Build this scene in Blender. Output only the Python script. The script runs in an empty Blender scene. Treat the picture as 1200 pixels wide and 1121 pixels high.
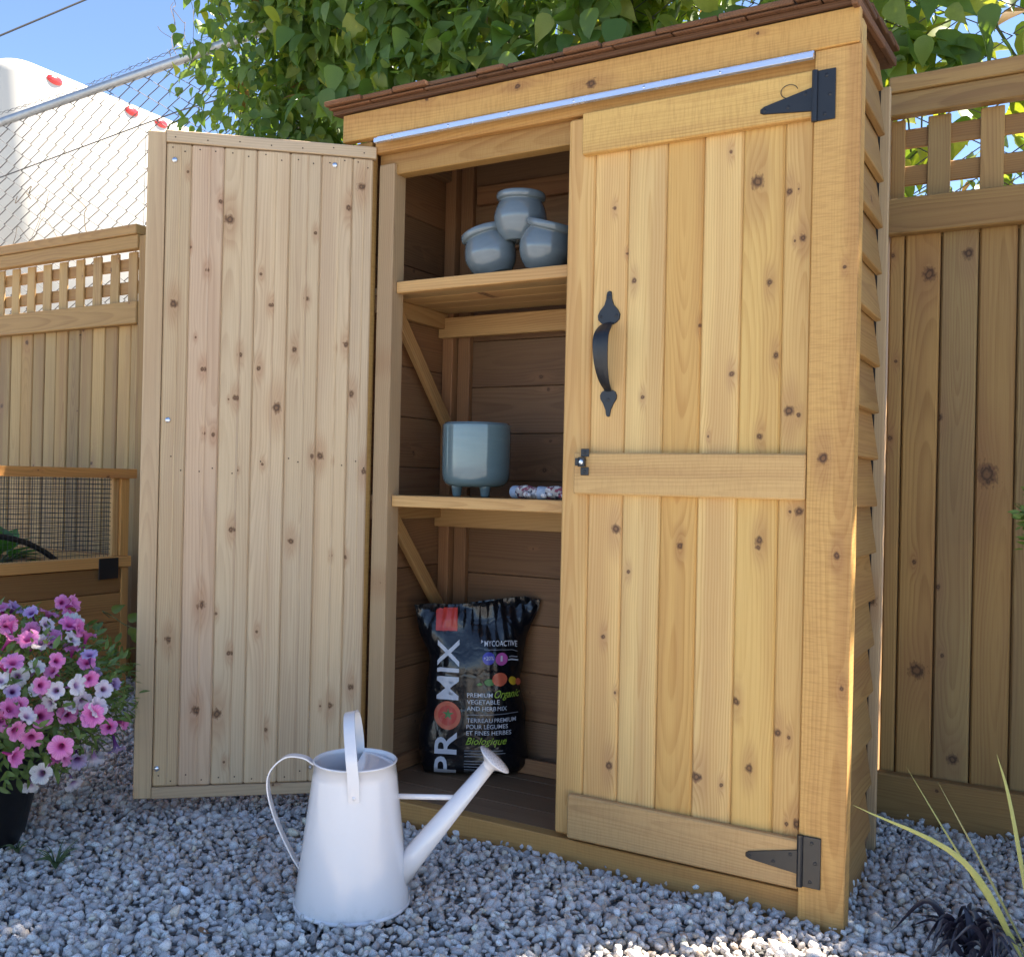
import bpy, bmesh, math, random
import numpy as np
from mathutils import Vector, Matrix, Euler
random.seed(7); rng = np.random.default_rng(7)
S = bpy.context.scene
COL = S.collection
pi = math.pi

# ------------------------------------------------------------------ camera
CAM = Vector((1.5737, -1.8818, 0.8106))
CR = Vector((0.86639099, 0.49887609, 0.02211997)); CU = Vector((-0.01742861, -0.01406046, 0.99974924)); CF = Vector((-0.49906201, 0.86655926, 0.00348714))
FPX = 1141.38
cd = bpy.data.cameras.new('camera'); cam = bpy.data.objects.new('camera', cd); COL.objects.link(cam)
m = Matrix((CR, CU, -CF)).transposed().to_4x4(); m.translation = CAM; cam.matrix_world = m
cd.sensor_fit = 'HORIZONTAL'; cd.sensor_width = 36; cd.lens = FPX / 1200 * 36; cd.clip_start = 0.05; cd.clip_end = 2000
S.camera = cam
# ------------------------------------------------------------------ light
SUN_EL, SUN_AZ = math.radians(58), math.radians(42)      # azimuth measured from +X towards +Y
sdir = Vector((math.cos(SUN_EL) * math.cos(SUN_AZ), math.cos(SUN_EL) * math.sin(SUN_AZ), math.sin(SUN_EL)))
W = bpy.data.worlds.new('World'); S.world = W; W.use_nodes = True
wn = W.node_tree; wn.nodes.clear()
sky = wn.nodes.new('ShaderNodeTexSky'); sky.sky_type = 'NISHITA'; sky.sun_disc = False
sky.sun_elevation = SUN_EL; sky.sun_rotation = pi / 2 - SUN_AZ
bg = wn.nodes.new('ShaderNodeBackground'); sky.air_density = 0.62; sky.dust_density = 0.0; sky.ozone_density = 1.5
bg.inputs[1].default_value = 0.075
wo = wn.nodes.new('ShaderNodeOutputWorld'); wn.links.new(sky.outputs[0], bg.inputs[0]); wn.links.new(bg.outputs[0], wo.inputs[0])
sl = bpy.data.lights.new('sun', 'SUN'); sl.energy = 5.0; sl.angle = math.radians(0.53); sl.color = (1, .90, .76)
so = bpy.data.objects.new('sun', sl); COL.objects.link(so); so.rotation_euler = sdir.to_track_quat('Z', 'Y').to_euler(); so.location = (4, 4, 8)
S.view_settings.view_transform = 'Standard'; S.view_settings.look = 'None'; S.view_settings.gamma = 1
S.view_settings.exposure = 2.32

S.render.engine = 'CYCLES'; S.render.resolution_x = 1024; S.render.resolution_y = 956

# ------------------------------------------------------------------ helpers
WM = {}
def ray(x, y): return CF + CR * ((x - 600) / FPX) - CU * ((y - 560.5) / FPX)
def onZ(x, y, Z): d = ray(x, y); return CAM + d * ((Z - CAM.z) / d.z)
def onY(x, y, Y): d = ray(x, y); return CAM + d * ((Y - CAM.y) / d.y)
def link(o, parent=None, mw=None):
    COL.objects.link(o); mw = mw or Matrix()
    if parent is not None:
        o.parent = parent; o.matrix_basis = WM[parent.name].inverted() @ mw
    else: o.matrix_basis = mw
    WM[o.name] = mw
    return o
def empty(name, loc, label, cat, group=None):
    o = bpy.data.objects.new(name, None); o.empty_display_size = .05
    link(o, None, Matrix.Translation(Vector(loc))); return tag(o, label, cat, group)
def tag(o, label=None, cat=None, group=None, kind=None):
    if label: o['label'] = label
    if cat: o['category'] = cat
    if group: o['group'] = group
    if kind: o['kind'] = kind
    return o
def mk(name, V, F, mat, parent=None, mw=None, smooth=False, tint=None):
    me = bpy.data.meshes.new(name); me.from_pydata([tuple(v) for v in V], [], [tuple(f) for f in F]); me.update()
    me.materials.append(mat)
    if smooth: me.polygons.foreach_set('use_smooth', [True] * len(me.polygons))
    return inst(name, me, parent, mw, tint)
def inst(name, me, parent=None, mw=None, tint=None):
    o = bpy.data.objects.new(name, me); link(o, parent, mw)
    o.color = (*(tint or (1, 1, 1)), 1)
    return o
def frame(c, X, Y):
    X = Vector(X).normalized(); Y = Vector(Y); Y = (Y - X * Y.dot(X)).normalized(); Z = X.cross(Y)
    M = Matrix((X, Y, Z)).transposed().to_4x4(); M.translation = Vector(c); return M
def cbox(l, w, t, c=.0015):
    a, b, d = l / 2, w / 2, t / 2; c = min(c, a * .8, b * .8, d * .8); V = []; ix = {}
    for sx in (-1, 1):
        for sy in (-1, 1):
            for sz in (-1, 1):
                ix[sx, sy, sz] = len(V)
                V += [(sx * a, sy * (b - c), sz * (d - c)), (sx * (a - c), sy * b, sz * (d - c)), (sx * (a - c), sy * (b - c), sz * d)]
    F = []
    s = (-1, 1)
    for q in s:
        F.append([ix[q, y, z] for y, z in ((-1, -1), (1, -1), (1, 1), (-1, 1))])
        F.append([ix[x, q, z] + 1 for x, z in ((-1, -1), (1, -1), (1, 1), (-1, 1))])
        F.append([ix[x, y, q] + 2 for x, y in ((-1, -1), (1, -1), (1, 1), (-1, 1))])
    for p in s:
        for q in s:
            F.append([ix[p, q, -1], ix[p, q, -1] + 1, ix[p, q, 1] + 1, ix[p, q, 1]])
            F.append([ix[p, -1, q], ix[p, -1, q] + 2, ix[p, 1, q] + 2, ix[p, 1, q]])
            F.append([ix[-1, p, q] + 1, ix[-1, p, q] + 2, ix[1, p, q] + 2, ix[1, p, q] + 1])
            for r in s: F.append([ix[p, q, r], ix[p, q, r] + 1, ix[p, q, r] + 2])
    for f in F:
        p = [Vector(V[i]) for i in f]; n = (p[1] - p[0]).cross(p[2] - p[0])
        if n.dot(sum(p, Vector())) < 0: f.reverse()
    return V, F
def jit(a=.1, warm=.03):
    k = 1 + random.uniform(-a, a); w = random.uniform(-warm, warm); return (k * (1 + w), k, k * (1 - w * 1.5))
def board(name, parent, c, L, Wd, l, w, t, mat, tint=None, bev=.0018):
    V, F = cbox(l, w, t, bev)
    return mk(name, V, F, mat, parent, frame(c, L, Wd), False, tint or jit())
def bbox(name, parent, x0, x1, y0, y1, z0, z1, mat, axis='z', tint=None, bev=.0018):
    """axis-aligned board with its grain along the given axis"""
    c = ((x0 + x1) / 2, (y0 + y1) / 2, (z0 + z1) / 2); d = (x1 - x0, y1 - y0, z1 - z0)
    if axis == 'x': return board(name, parent, c, (1, 0, 0), (0, 0, 1), d[0], d[2], d[1], mat, tint, bev)
    if axis == 'y': return board(name, parent, c, (0, 1, 0), (0, 0, 1), d[1], d[2], d[0], mat, tint, bev)
    if d[0] >= d[1]: return board(name, parent, c, (0, 0, 1), (1, 0, 0), d[2], d[0], d[1], mat, tint, bev)
    return board(name, parent, c, (0, 0, 1), (0, 1, 0), d[2], d[1], d[0], mat, tint, bev)
class MB:
    def __init__(s): s.V = []; s.F = []
    def add(s, V, F, M=None):
        o = len(s.V); s.V += [tuple(M @ Vector(v)) if M else tuple(v) for v in V]; s.F += [[i + o for i in f] for f in F]; return s
    def box(s, x0, x1, y0, y1, z0, z1, c=.001):
        V, F = cbox(x1 - x0, y1 - y0, z1 - z0, c); return s.add(V, F, Matrix.Translation(((x0 + x1) / 2, (y0 + y1) / 2, (z0 + z1) / 2)))
    def tube(s, pts, r, n=8, cap=True):
        V, F = tube(pts, r, n, cap); return s.add(V, F)
    def build(s, name, mat, parent=None, mw=None, smooth=False, tint=None): return mk(name, s.V, s.F, mat, parent, mw, smooth, tint)
def tube(pts, r, n=8, cap=True, flat=None, up=None):
    """swept tube; r number or list; flat=(a,b) makes a strap section a wide, b thick"""
    P = [Vector(p) for p in pts]; N = len(P); V = []; F = []
    R = r if hasattr(r, '__len__') else [r] * N
    T = [(P[min(i + 1, N - 1)] - P[max(i - 1, 0)]).normalized() for i in range(N)]
    u = Vector(up) if up else (Vector((0, 0, 1)) if abs(T[0].z) < .9 else Vector((1, 0, 0)))
    for i in range(N):
        u = (u - T[i] * u.dot(T[i])).normalized(); b = T[i].cross(u)
        for k in range(n):
            a = 2 * pi * (k + (.5 if flat else 0)) / n
            if flat:
                ca, sa = math.cos(a), math.sin(a); e = max(abs(ca), abs(sa)) if n == 4 else 1
                V.append(P[i] + b * (ca / e * flat[0] * R[i]) + u * (sa / e * flat[1] * R[i]))
            else: V.append(P[i] + (u * math.cos(a) + b * math.sin(a)) * R[i])
    for i in range(N - 1):
        for k in range(n):
            F.append([i * n + k, (i + 1) * n + k, (i + 1) * n + (k + 1) % n, i * n + (k + 1) % n])
    if cap: F += [list(range(n)), list(range((N - 1) * n, N * n))[::-1]]
    return V, F
def lathe(prof, n=48):
    V = []; F = []; m_ = len(prof)
    for k in range(n):
        a = 2 * pi * k / n
        for r, z in prof: V.append((r * math.cos(a), r * math.sin(a), z))
    for k in range(n):
        for j in range(m_ - 1):
            F.append([k * m_ + j, ((k + 1) % n) * m_ + j, ((k + 1) % n) * m_ + j + 1, k * m_ + j + 1])
    return V, F
def spline(pts, n=8):
    P = [Vector(p) for p in pts]; P = [2 * P[0] - P[1]] + P + [2 * P[-1] - P[-2]]; out = []
    for i in range(1, len(P) - 2):
        for k in range(n):
            t = k / n; a, b, c, d = P[i - 1:i + 3]
            out.append(.5 * ((2 * b) + (c - a) * t + (2 * a - 5 * b + 4 * c - d) * t * t + (3 * b - a - 3 * c + d) * t ** 3))
    return out + [P[-2]]
def npmesh(name, V, F, mat, parent=None, mw=None, smooth=False, col=None):
    """V (n,3) numpy, F (m,k) numpy of equal-sized faces"""
    me = bpy.data.meshes.new(name); V = np.asarray(V, np.float32); F = np.asarray(F, np.int32); k = F.shape[1]
    me.vertices.add(len(V)); me.vertices.foreach_set('co', V.ravel()); me.loops.add(F.size); me.loops.foreach_set('vertex_index', F.ravel())
    me.polygons.add(len(F)); me.polygons.foreach_set('loop_start', np.arange(0, F.size, k, dtype=np.int32)); me.polygons.foreach_set('loop_total', np.full(len(F), k, np.int32))
    if smooth: me.polygons.foreach_set('use_smooth', np.ones(len(F), bool))
    me.update(calc_edges=True); me.materials.append(mat)
    if col is not None:
        at = me.attributes.new('tone', 'FLOAT_COLOR', 'POINT'); at.data.foreach_set('color', np.concatenate([col, np.ones((len(col), 1))], 1).astype(np.float32).ravel())
    return inst(name, me, parent, mw)

# ------------------------------------------------------------------ materials
class NT:
    def __init__(s, name):
        s.m = bpy.data.materials.new(name); s.m.use_nodes = True; s.t = s.m.node_tree; s.t.nodes.clear()
        s.out = s.n('OutputMaterial'); s.p = s.n('BsdfPrincipled'); s.l(s.p.outputs[0], s.out.inputs[0])
    def n(s, t, **k):
        q = s.t.nodes.new('ShaderNode' + t)
        for a, b in k.items(): setattr(q, a, b)
        return q
    def l(s, a, b): s.t.links.new(a, b)
    def put(s, sock, v):
        if hasattr(v, 'is_output'): s.l(v, sock)
        elif v is not None: sock.default_value = v
    def M(s, op, a, b=None, c=None, clamp=False):
        q = s.n('Math', operation=op, use_clamp=clamp)
        for i, v in enumerate((a, b, c)): s.put(q.inputs[i], v)
        return q.outputs[0]
    def VM(s, op, a, b=None):
        q = s.n('VectorMath', operation=op); s.put(q.inputs[0], a)
        if b is not None: s.put(q.inputs[1], b)
        return q.outputs[1] if op in ('LENGTH', 'DISTANCE', 'DOT_PRODUCT') else q.outputs[0]
    def XYZ(s, x, y, z):
        q = s.n('CombineXYZ'); [s.put(q.inputs[i], v) for i, v in enumerate((x, y, z))]; return q.outputs[0]
    def sep(s, v): q = s.n('SeparateXYZ'); s.l(v, q.inputs[0]); return q.outputs
    def noise(s, v, sc=1., det=2., rough=.5): 
        q = s.n('TexNoise'); s.l(v, q.inputs['Vector']); q.inputs['Scale'].default_value = sc; q.inputs['Detail'].default_value = det; q.inputs['Roughness'].default_value = rough; return q.outputs[0]
    def step(s, v, a, b, lo=0., hi=1.):
        q = s.n('MapRange', interpolation_type='SMOOTHSTEP'); s.put(q.inputs[0], v)
        for i, x in enumerate((a, b, lo, hi)): q.inputs[i + 1].default_value = x
        return q.outputs[0]
    def mix(s, f, a, b, mode='MIX'):
        q = s.n('Mix', data_type='RGBA', blend_type=mode); s.put(q.inputs[0], f)
        for i, v in ((6, a), (7, b)): s.put(q.inputs[i], (*v, 1) if isinstance(v, tuple) and len(v) == 3 else v)
        return q.outputs[2]
    def bump(s, h, st=.3, d=.01):
        q = s.n('Bump'); q.inputs['Strength'].default_value = st; q.inputs['Distance'].default_value = d; s.l(h, q.inputs['Height']); s.l(q.outputs[0], s.p.inputs['Normal'])
    def set(s, **k):
        for a, v in k.items():
            a = {'col': 'Base Color', 'rough': 'Roughness', 'metal': 'Metallic', 'spec': 'Specular IOR Level', 'coat': 'Coat Weight', 'coatr': 'Coat Roughness', 'trans': 'Transmission Weight'}[a]
            s.put(s.p.inputs[a], (*v, 1) if isinstance(v, tuple) and len(v) == 3 else v)
        return s
def wood(name, early, late, knots=None, dens=.35, grey=0., ring=.0055, rough=.62, saw=0., dirt=0.):
    t = NT(name); tc = t.n('TexCoord'); P = tc.outputs['Object']; oi = t.n('ObjectInfo'); R = oi.outputs['Random']
    px, py, pz = t.sep(P)
    off = t.XYZ(t.M('MULTIPLY', R, 37.1), t.M('MULTIPLY', R, 91.7), t.M('MULTIPLY', R, 53.3))
    fr = lambda k: t.M('FRACT', t.M('MULTIPLY', R, k))
    nv = lambda sx, sy: t.VM('ADD', t.VM('MULTIPLY', P, (sx, sy, sy)), off)
    n1 = t.noise(nv(1.3, 3.), 1., 1.); n2 = t.noise(nv(2.6, 8.), 1., 2.)
    if knots is None:
        kc = t.XYZ(t.M('MULTIPLY', px, 3.4), t.M('MULTIPLY', py, 9.), t.M('MULTIPLY', R, 61.))
        vo = t.n('TexVoronoi', voronoi_dimensions='3D'); t.l(kc, vo.inputs['Vector']); vo.inputs['Scale'].default_value = 1.
        d = t.VM('SUBTRACT', kc, vo.outputs['Position']); dx, dy, _ = t.sep(d); cr, cg, cb = t.sep(vo.outputs['Color'])
        dx = t.M('DIVIDE', dx, 3.4); dy = t.M('DIVIDE', dy, 9.)
        rad = t.M('MULTIPLY_ADD', t.M('POWER', cg, 2.), .008, .0025)
        on = t.M('LESS_THAN', cr, dens)
        q = t.M('SQRT', t.M('ADD', t.M('MULTIPLY', dx, dx), t.M('MULTIPLY', dy, dy)))
        q = t.M('DIVIDE', q, rad); q = t.M('ADD', q, t.M('MULTIPLY', t.M('SUBTRACT', 1., on), 100.))
        qe = t.M('SQRT', t.M('ADD', t.M('MULTIPLY', t.M('MULTIPLY', dx, dx), .12), t.M('MULTIPLY', dy, dy)))
        qe = t.M('DIVIDE', qe, rad); qe = t.M('ADD', qe, t.M('MULTIPLY', t.M('SUBTRACT', 1., on), 100.))
    else:
        q = qe = None
        for (kl, kw, kr) in knots:
            dv = t.VM('SUBTRACT', P, (kl, kw, 0))
            a = t.VM('LENGTH', t.VM('MULTIPLY', dv, (.9 / kr, 1 / kr, 0))); b = t.VM('LENGTH', t.VM('MULTIPLY', dv, (.34 / kr, 1 / kr, 0)))
            q = a if q is None else t.M('MINIMUM', q, a); qe = b if qe is None else t.M('MINIMUM', qe, b)
        if q is None: q = qe = t.M('ADD', px, 100.)
    wob = t.noise(nv(90, 150), 1., 2.)
    qn = t.M('MULTIPLY', q, t.M('MULTIPLY_ADD', wob, 1.5, .25))
    warp = t.M('DIVIDE', 1., t.M('MULTIPLY_ADD', t.M('MULTIPLY', qe, qe), .5, 1.))        # grain flows round the knot
    w0 = t.M('MULTIPLY', t.M('SUBTRACT', fr(7.31), .5), .09)
    t0 = t.M('MULTIPLY_ADD', fr(13.7), .05, .004); slp = t.M('MULTIPLY', t.M('SUBTRACT', fr(29.3), .5), .07)
    tt = t.M('ADD', t.M('ADD', pz, t0), t.M('ADD', t.M('MULTIPLY', slp, px), t.M('MULTIPLY', t.M('SUBTRACT', n1, .5), .06)))
    ww = t.M('ADD', t.M('SUBTRACT', py, w0), t.M('MULTIPLY', t.M('SUBTRACT', n2, .5), .022))
    r = t.M('SQRT', t.M('ADD', t.M('MULTIPLY', tt, tt), t.M('MULTIPLY', ww, ww)))
    ph = t.M('ADD', t.M('DIVIDE', r, ring), t.M('MULTIPLY', warp, 3.))
    f = t.M('FRACT', ph)
    late_ = t.M('MULTIPLY', t.step(f, .25, .88), t.step(f, .9, 1., 1., 0.))
    vis = t.step(t.noise(nv(.9, 14.), 1., 2.), .3, .7, .25, 1.)
    fib = t.noise(nv(7., 420.), 1., 2., .6)
    broad = t.noise(nv(.9, 22.), 1., 2.); patch = t.noise(nv(2.2, 2.5), 1., 2.)
    k = t.M('MULTIPLY_ADD', t.M('MULTIPLY', late_, vis), .85, t.M('MULTIPLY', t.M('SUBTRACT', fib, .45), 1.1), clamp=True)
    c = t.mix(k, early, late)
    c = t.mix(t.step(broad, .42, .72, 0., .62), c, t.mix(.3, late, (.36, .2, .11)))
    if grey: c = t.mix(t.step(patch, .3, .8, grey * .4, grey), c, (.47, .43, .36))
    if dirt: c = t.mix(t.step(t.noise(nv(1.6, 5.), 1., 4., .6), .5, .8, 0., dirt), c, (.10, .075, .05))
    halo = t.step(qe, .9, 3.6, .8, 0.)
    c = t.mix(t.M('MULTIPLY', halo, .48), c, (.33, .175, .085))
    core = t.step(qn, .75, 1.35, 1., 0.)
    ringk = t.M('MULTIPLY_ADD', t.M('SINE', t.M('MULTIPLY', qn, 9.)), .5, .5)
    c = t.mix(t.M('MULTIPLY', core, .9), c, t.mix(ringk, (.055, .028, .015), (.20, .11, .055)))
    c = t.mix(1., c, oi.outputs['Color'], 'MULTIPLY'); c = t.mix(1., c, (1.02, .93, .85), 'MULTIPLY')
    if saw: c = t.mix(t.step(t.noise(nv(330., 30.), 1., 2.), .42, .68, 0., .30 * saw), c, t.mix(1., c, (.55, .45, .36), 'MULTIPLY'))
    t.set(col=c, rough=t.M('MULTIPLY_ADD', fib, .25, rough - .1), spec=.35)
    h = fib
    if saw:
        h = t.M('ADD', h, t.M('MULTIPLY', t.noise(nv(420., 14.), 1., 1.), saw))
    t.bump(h, .35, .0015)
    return t.m
def simple(name, col, rough=.5, metal=0., spec=.5, coat=0., nz=0., nsc=40., bump=0.):
    t = NT(name); c = (*col, 1)
    P = t.n('TexCoord').outputs['Object']
    nn = t.noise(P, nsc, 3., .6)
    c = t.mix(nn, tuple(x * (1 - nz) for x in col), tuple(min(1, x * (1 + nz)) for x in col)) if nz else col
    t.set(col=c, rough=t.M('MULTIPLY_ADD', nn, .12, rough - .06), metal=metal, spec=spec, coat=coat)
    if bump: t.bump(nn, bump, .002)
    return t.m
def leafmat(name, trans=.45, rough=.42, vein=True, hue=(1, 1, 1)):
    t = NT(name); a = t.n('Attribute', attribute_name='tone'); oi = t.n('ObjectInfo')
    c = t.mix(1., a.outputs['Color'], oi.outputs['Color'], 'MULTIPLY')
    g = t.n('NewGeometry'); P = t.n('TexCoord').outputs['Object']
    nn = t.noise(P, 60., 3., .6); c = t.mix(t.step(nn, .35, .75, 0., .35), c, t.mix(1., c, (.45, .5, .4), 'MULTIPLY'))
    t.set(col=c, rough=rough, spec=.4)
    tr = t.n('BsdfTranslucent'); t.l(t.mix(1., c, (1.9, 1.75, .55), 'MULTIPLY'), tr.inputs[0])
    mx = t.n('MixShader'); mx.inputs[0].default_value = trans; t.l(t.p.outputs[0], mx.inputs[1]); t.l(tr.outputs[0], mx.inputs[2]); t.l(mx.outputs[0], t.out.inputs[0])
    return t.m

DOOR_E, DOOR_L = (.67, .49, .20), (.52, .33, .115)
LD_E, LD_L = (.60, .485, .315), (.43, .31, .18)
mw_frame = wood('cedar_frame', (.60, .41, .155), (.44, .26, .085), dens=.14, saw=.5)
mw_front = wood('cedar_front_post', (.66, .46, .175), (.50, .31, .105), knots=[(.065, -.012, .009), (-.115, .016, .006), (-.36, .03, .004), (.42, .02, .003)], saw=.9)
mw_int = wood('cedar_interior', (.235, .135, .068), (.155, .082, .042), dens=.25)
mw_intl = wood('cedar_shelf', (.46, .31, .14), (.33, .20, .08), dens=.25)
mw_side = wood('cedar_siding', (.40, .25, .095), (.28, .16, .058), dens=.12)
mw_fence = wood('cedar_fence', (.47, .315, .125), (.33, .20, .075), dens=.4, ring=.006, dirt=.25)
mw_fencer = wood('cedar_fence_rail', (.43, .28, .105), (.30, .18, .065), dens=.2, dirt=.2)
mw_bed = wood('cedar_bed', (.44, .265, .10), (.29, .165, .06), dens=.25, dirt=.2)
mw_grey = wood('weathered_rail', (.55, .45, .31), (.40, .305, .20), dens=.3, grey=.4)
mw_shingle = wood('cedar_shingle', (.17, .085, .042), (.085, .042, .022), dens=.0, rough=.8, saw=.6)
mw_ply = wood('floor_board', (.27, .175, .10), (.20, .125, .07), dens=.2, dirt=.35)
m_black = simple('black_iron', (.012, .013, .016), .42, 0, .5, nz=.2, bump=.15)
m_steel = simple('zinc', (.62, .64, .68), .28, .9, nz=.1)
m_strip = simple('drip_edge', (.70, .74, .84), .25, .7, nz=.05)
m_galv = simple('galvanised_pipe', (.40, .41, .42), .45, .8, nz=.25, nsc=30.)
m_wire = simple('fence_wire', (.11, .105, .10), .6, .0, nz=.4, nsc=20.)
m_bwire = simple('mesh_wire', (.03, .03, .03), .5, .2)
m_gap = simple('gap_shade_backing', (.03, .025, .02), .9)  # near-black backing puts the shade of the board gaps into its colour
m_hole = simple('nail_hole', (.035, .022, .015), .9)

# ------------------------------------------------------------------ ground
t = NT('gravel_base'); P = t.n('TexCoord').outputs['Object']
vo = t.n('TexVoronoi'); vo.inputs['Scale'].default_value = 55.; t.l(P, vo.inputs['Vector'])
v2 = t.n('TexVoronoi', feature='DISTANCE_TO_EDGE'); v2.inputs['Scale'].default_value = 55.; t.l(P, v2.inputs['Vector'])
cr = t.sep(vo.outputs['Color'])
c = t.mix(cr[0], (.26, .26, .26), (.52, .52, .51)); c = t.mix(t.step(v2.outputs[0], 0., .12, .85, 0.), c, (.03, .03, .03))
t.set(col=c, rough=.85); t.bump(t.step(v2.outputs[0], 0., .3), .8, .01)
def grid(x0, x1, y0, y1, z): return [(x0, y0, z), (x1, y0, z), (x1, y1, z), (x0, y1, z)], [(0, 1, 2, 3)]
V, F = grid(-300, 300, -300, 300, -.022)
tag(mk('ground', V, F, t.m), kind='structure')

def rock(n):
    """angular crushed stone: convex hull of a few scattered points"""
    bm = bmesh.new()
    p = rng.normal(size=(n, 3)); p /= np.linalg.norm(p, axis=1)[:, None]; p *= rng.uniform(.78, 1.12, (n, 1)); p *= np.array([1.08, rng.uniform(.7, .95), rng.uniform(.55, .85)])
    for q in p: bm.verts.new(q)
    bmesh.ops.convex_hull(bm, input=bm.verts[:]); bmesh.ops.delete(bm, geom=[v for v in bm.verts if not v.link_faces], context='VERTS'); bmesh.ops.triangulate(bm, faces=bm.faces[:])
    bm.verts.index_update(); V = np.array([v.co[:] for v in bm.verts]); F = np.array([[v.index for v in f.verts] for f in bm.faces]); bm.free()
    return (V, F) if len(V) == n else rock(n)
def stones(pos, size, n, nvar=26):
    """loose stones in batches, one batch per rock shape"""
    AV = []; AF = []; AC = []; o = 0; pick = rng.integers(0, nvar, len(pos))
    for k in range(nvar):
        V0, F0 = rock(n); i = pick == k
        if not i.any(): continue
        v, f, c = stone_batch(pos[i], size[i], V0, F0); AV.append(v); AF.append(f + o); AC.append(c); o += len(v)
    return np.concatenate(AV), np.concatenate(AF), np.concatenate(AC)
def stone_batch(pos, size, V0, F0):
    N = len(pos)
    A = np.repeat(V0[None], N, 0) * size[:, None, None]
    q = rng.normal(size=(N, 4)); q[:, 1:3] *= .45; q /= np.linalg.norm(q, axis=1)[:, None]; w, x, y, z = q.T
    Rm = np.stack([1 - 2 * (y * y + z * z), 2 * (x * y - z * w), 2 * (x * z + y * w), 2 * (x * y + z * w), 1 - 2 * (x * x + z * z), 2 * (y * z - x * w), 2 * (x * z - y * w), 2 * (y * z + x * w), 1 - 2 * (x * x + y * y)], 1).reshape(N, 3, 3)
    A = np.einsum('nij,nkj->nki', Rm, A) + pos[:, None, :]
    Fs = (F0[None] + (np.arange(N) * len(V0))[:, None, None]).reshape(-1, 3)
    g = rng.uniform(.0, 1, N); base = .50 + .30 * g ** 1.2
    col = base[:, None] * np.array([1.08, 1.0, .92])
    br = rng.random(N); col[br < .06] *= np.array([1.1, .95, .78]); col[(br > .06) & (br < .13)] *= .6; col[(br > .16) & (br < .24)] *= np.array([1.06, 1.0, .9]); col[br > .95] *= 1.35
    return A.reshape(-1, 3), Fs, np.repeat(np.clip(col, .04, .8), len(V0), 0)
t = NT('crushed_granite'); a = t.n('Attribute', attribute_name='tone'); P = t.n('TexCoord').outputs['Object']
n1 = t.noise(P, 450., 3., .65); n2 = t.noise(P, 130., 2.)
c = t.mix(t.step(n1, .52, .66, 0., .6), a.outputs['Color'], (.09, .09, .095)); c = t.mix(t.step(n2, .55, .75, 0., .4), c, (.70, .66, .61))
t.set(col=c, rough=.8, spec=.3); t.bump(n1, .4, .002); m_stone = t.m
pitch = .0148
gx, gy = np.meshgrid(np.arange(-2.3, 2.3, pitch), np.arange(-1.25, .95, pitch)); gx = gx.ravel() + rng.uniform(-.5, .5, gx.size) * pitch; gy = gy.ravel() + rng.uniform(-.5, .5, gy.size) * pitch
keep = ~((gx > .04) & (gx < 1.18) & (gy > .02) & (gy < .40)); gx, gy = gx[keep], gy[keep]
rel = np.stack([gx - CAM.x, gy - CAM.y], 1); dep = rel @ np.array([CF.x, CF.y]); sid = rel @ np.array([CR.x, CR.y])
inv = (dep > .6) & (np.abs(sid / dep) < .80) & (dep > 1.15); gx, gy, dep = gx[inv], gy[inv], dep[inv]
N = len(gx); und = .006 * np.sin(gx * 5.1 + 1) * np.sin(gy * 6.3) + .004 * np.sin(gx * 13 + gy * 9)
pos = np.stack([gx, gy, -.010 + und + rng.uniform(0, .008, N)], 1); sz = np.clip(rng.lognormal(math.log(.0092), .30, N), .0045, .019)
ex = rng.random(N) < .22; p2 = pos[ex] + np.stack([rng.uniform(-.01, .01, ex.sum()), rng.uniform(-.01, .01, ex.sum()), rng.uniform(.007, .013, ex.sum())], 1)
pos = np.concatenate([pos, p2]); sz = np.concatenate([sz, sz[ex] * .85]); dep = np.concatenate([dep, dep[ex]])
near = dep < 2.45
Va, Fa, Ca = stones(pos[near], sz[near], 16); Vb, Fb, Cb = stones(pos[~near], sz[~near], 11)
go = npmesh('gravel', np.concatenate([Va, Vb]), np.concatenate([Fa, Fb + len(Va)]), m_stone, smooth=False, col=np.concatenate([Ca, Cb]))
tag(go, 'crushed grey granite gravel covering the yard', 'gravel', kind='stuff')

# ------------------------------------------------------------------ shed
SW, SD, SZ = 1.22, .43, 1.70
shed = empty('garden_shed', (SW / 2, SD / 2, 0), 'tall cedar garden storage shed with one door swung open and shelves inside', 'shed')
# corner posts and front frame
bbox('corner_post', shed, 1.1385, SW + .003, -.016, .026, -.03, 1.635, mw_front, tint=(.88, .80, .74))
bbox('post_edge', shed, 1.196, 1.2165, .0265, .064, -.03, 1.70, mw_frame)
bbox('corner_post', shed, .0, .074, 0, .026, -.03, 1.635, mw_front, tint=(.7, .66, .6))  # darker tint paints in the gap shadow beside the open door
bbox('door_jamb', shed, .088, .134, .014, .062, .02, 1.578, mw_grey, tint=(.74, .65, .52))
bbox('door_jamb', shed, 1.088, 1.134, .027, .062, .02, 1.555, mw_int)
bbox('fascia_board', shed, 0, SW, -.022, -.0005, 1.6355, 1.702, mw_front, 'x', (.86, .76, .64))
bbox('drip_edge', shed, .105, 1.1385, -.034, -.0226, 1.6165, 1.6275, m_strip, 'x', (1, 1, 1), .0008)
bbox('drip_edge_flange', shed, .106, 1.1375, -.0224, -.0006, 1.6285, 1.6345, m_strip, 'x', (1, 1, 1), .0008)
bbox('lintel_board', shed, .0825, 1.139, .002, .022, 1.604, 1.635, mw_frame, 'x', (.85, .75, .66))
bbox('header_board', shed, .0825, 1.139, .0235, .060, 1.553, 1.634, mw_frame, 'x', (.62, .56, .50))
bbox('sill_board', shed, .0825, 1.139, .001, .036, -.035, .046, mw_frame, 'x', (.84, .74, .68))
for i in range(4):
    bbox('floor_plank', shed, .03, 1.19, .0375 + i * .0945, .0375 + i * .0945 + .093, .028, .045, mw_ply, 'x')
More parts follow.
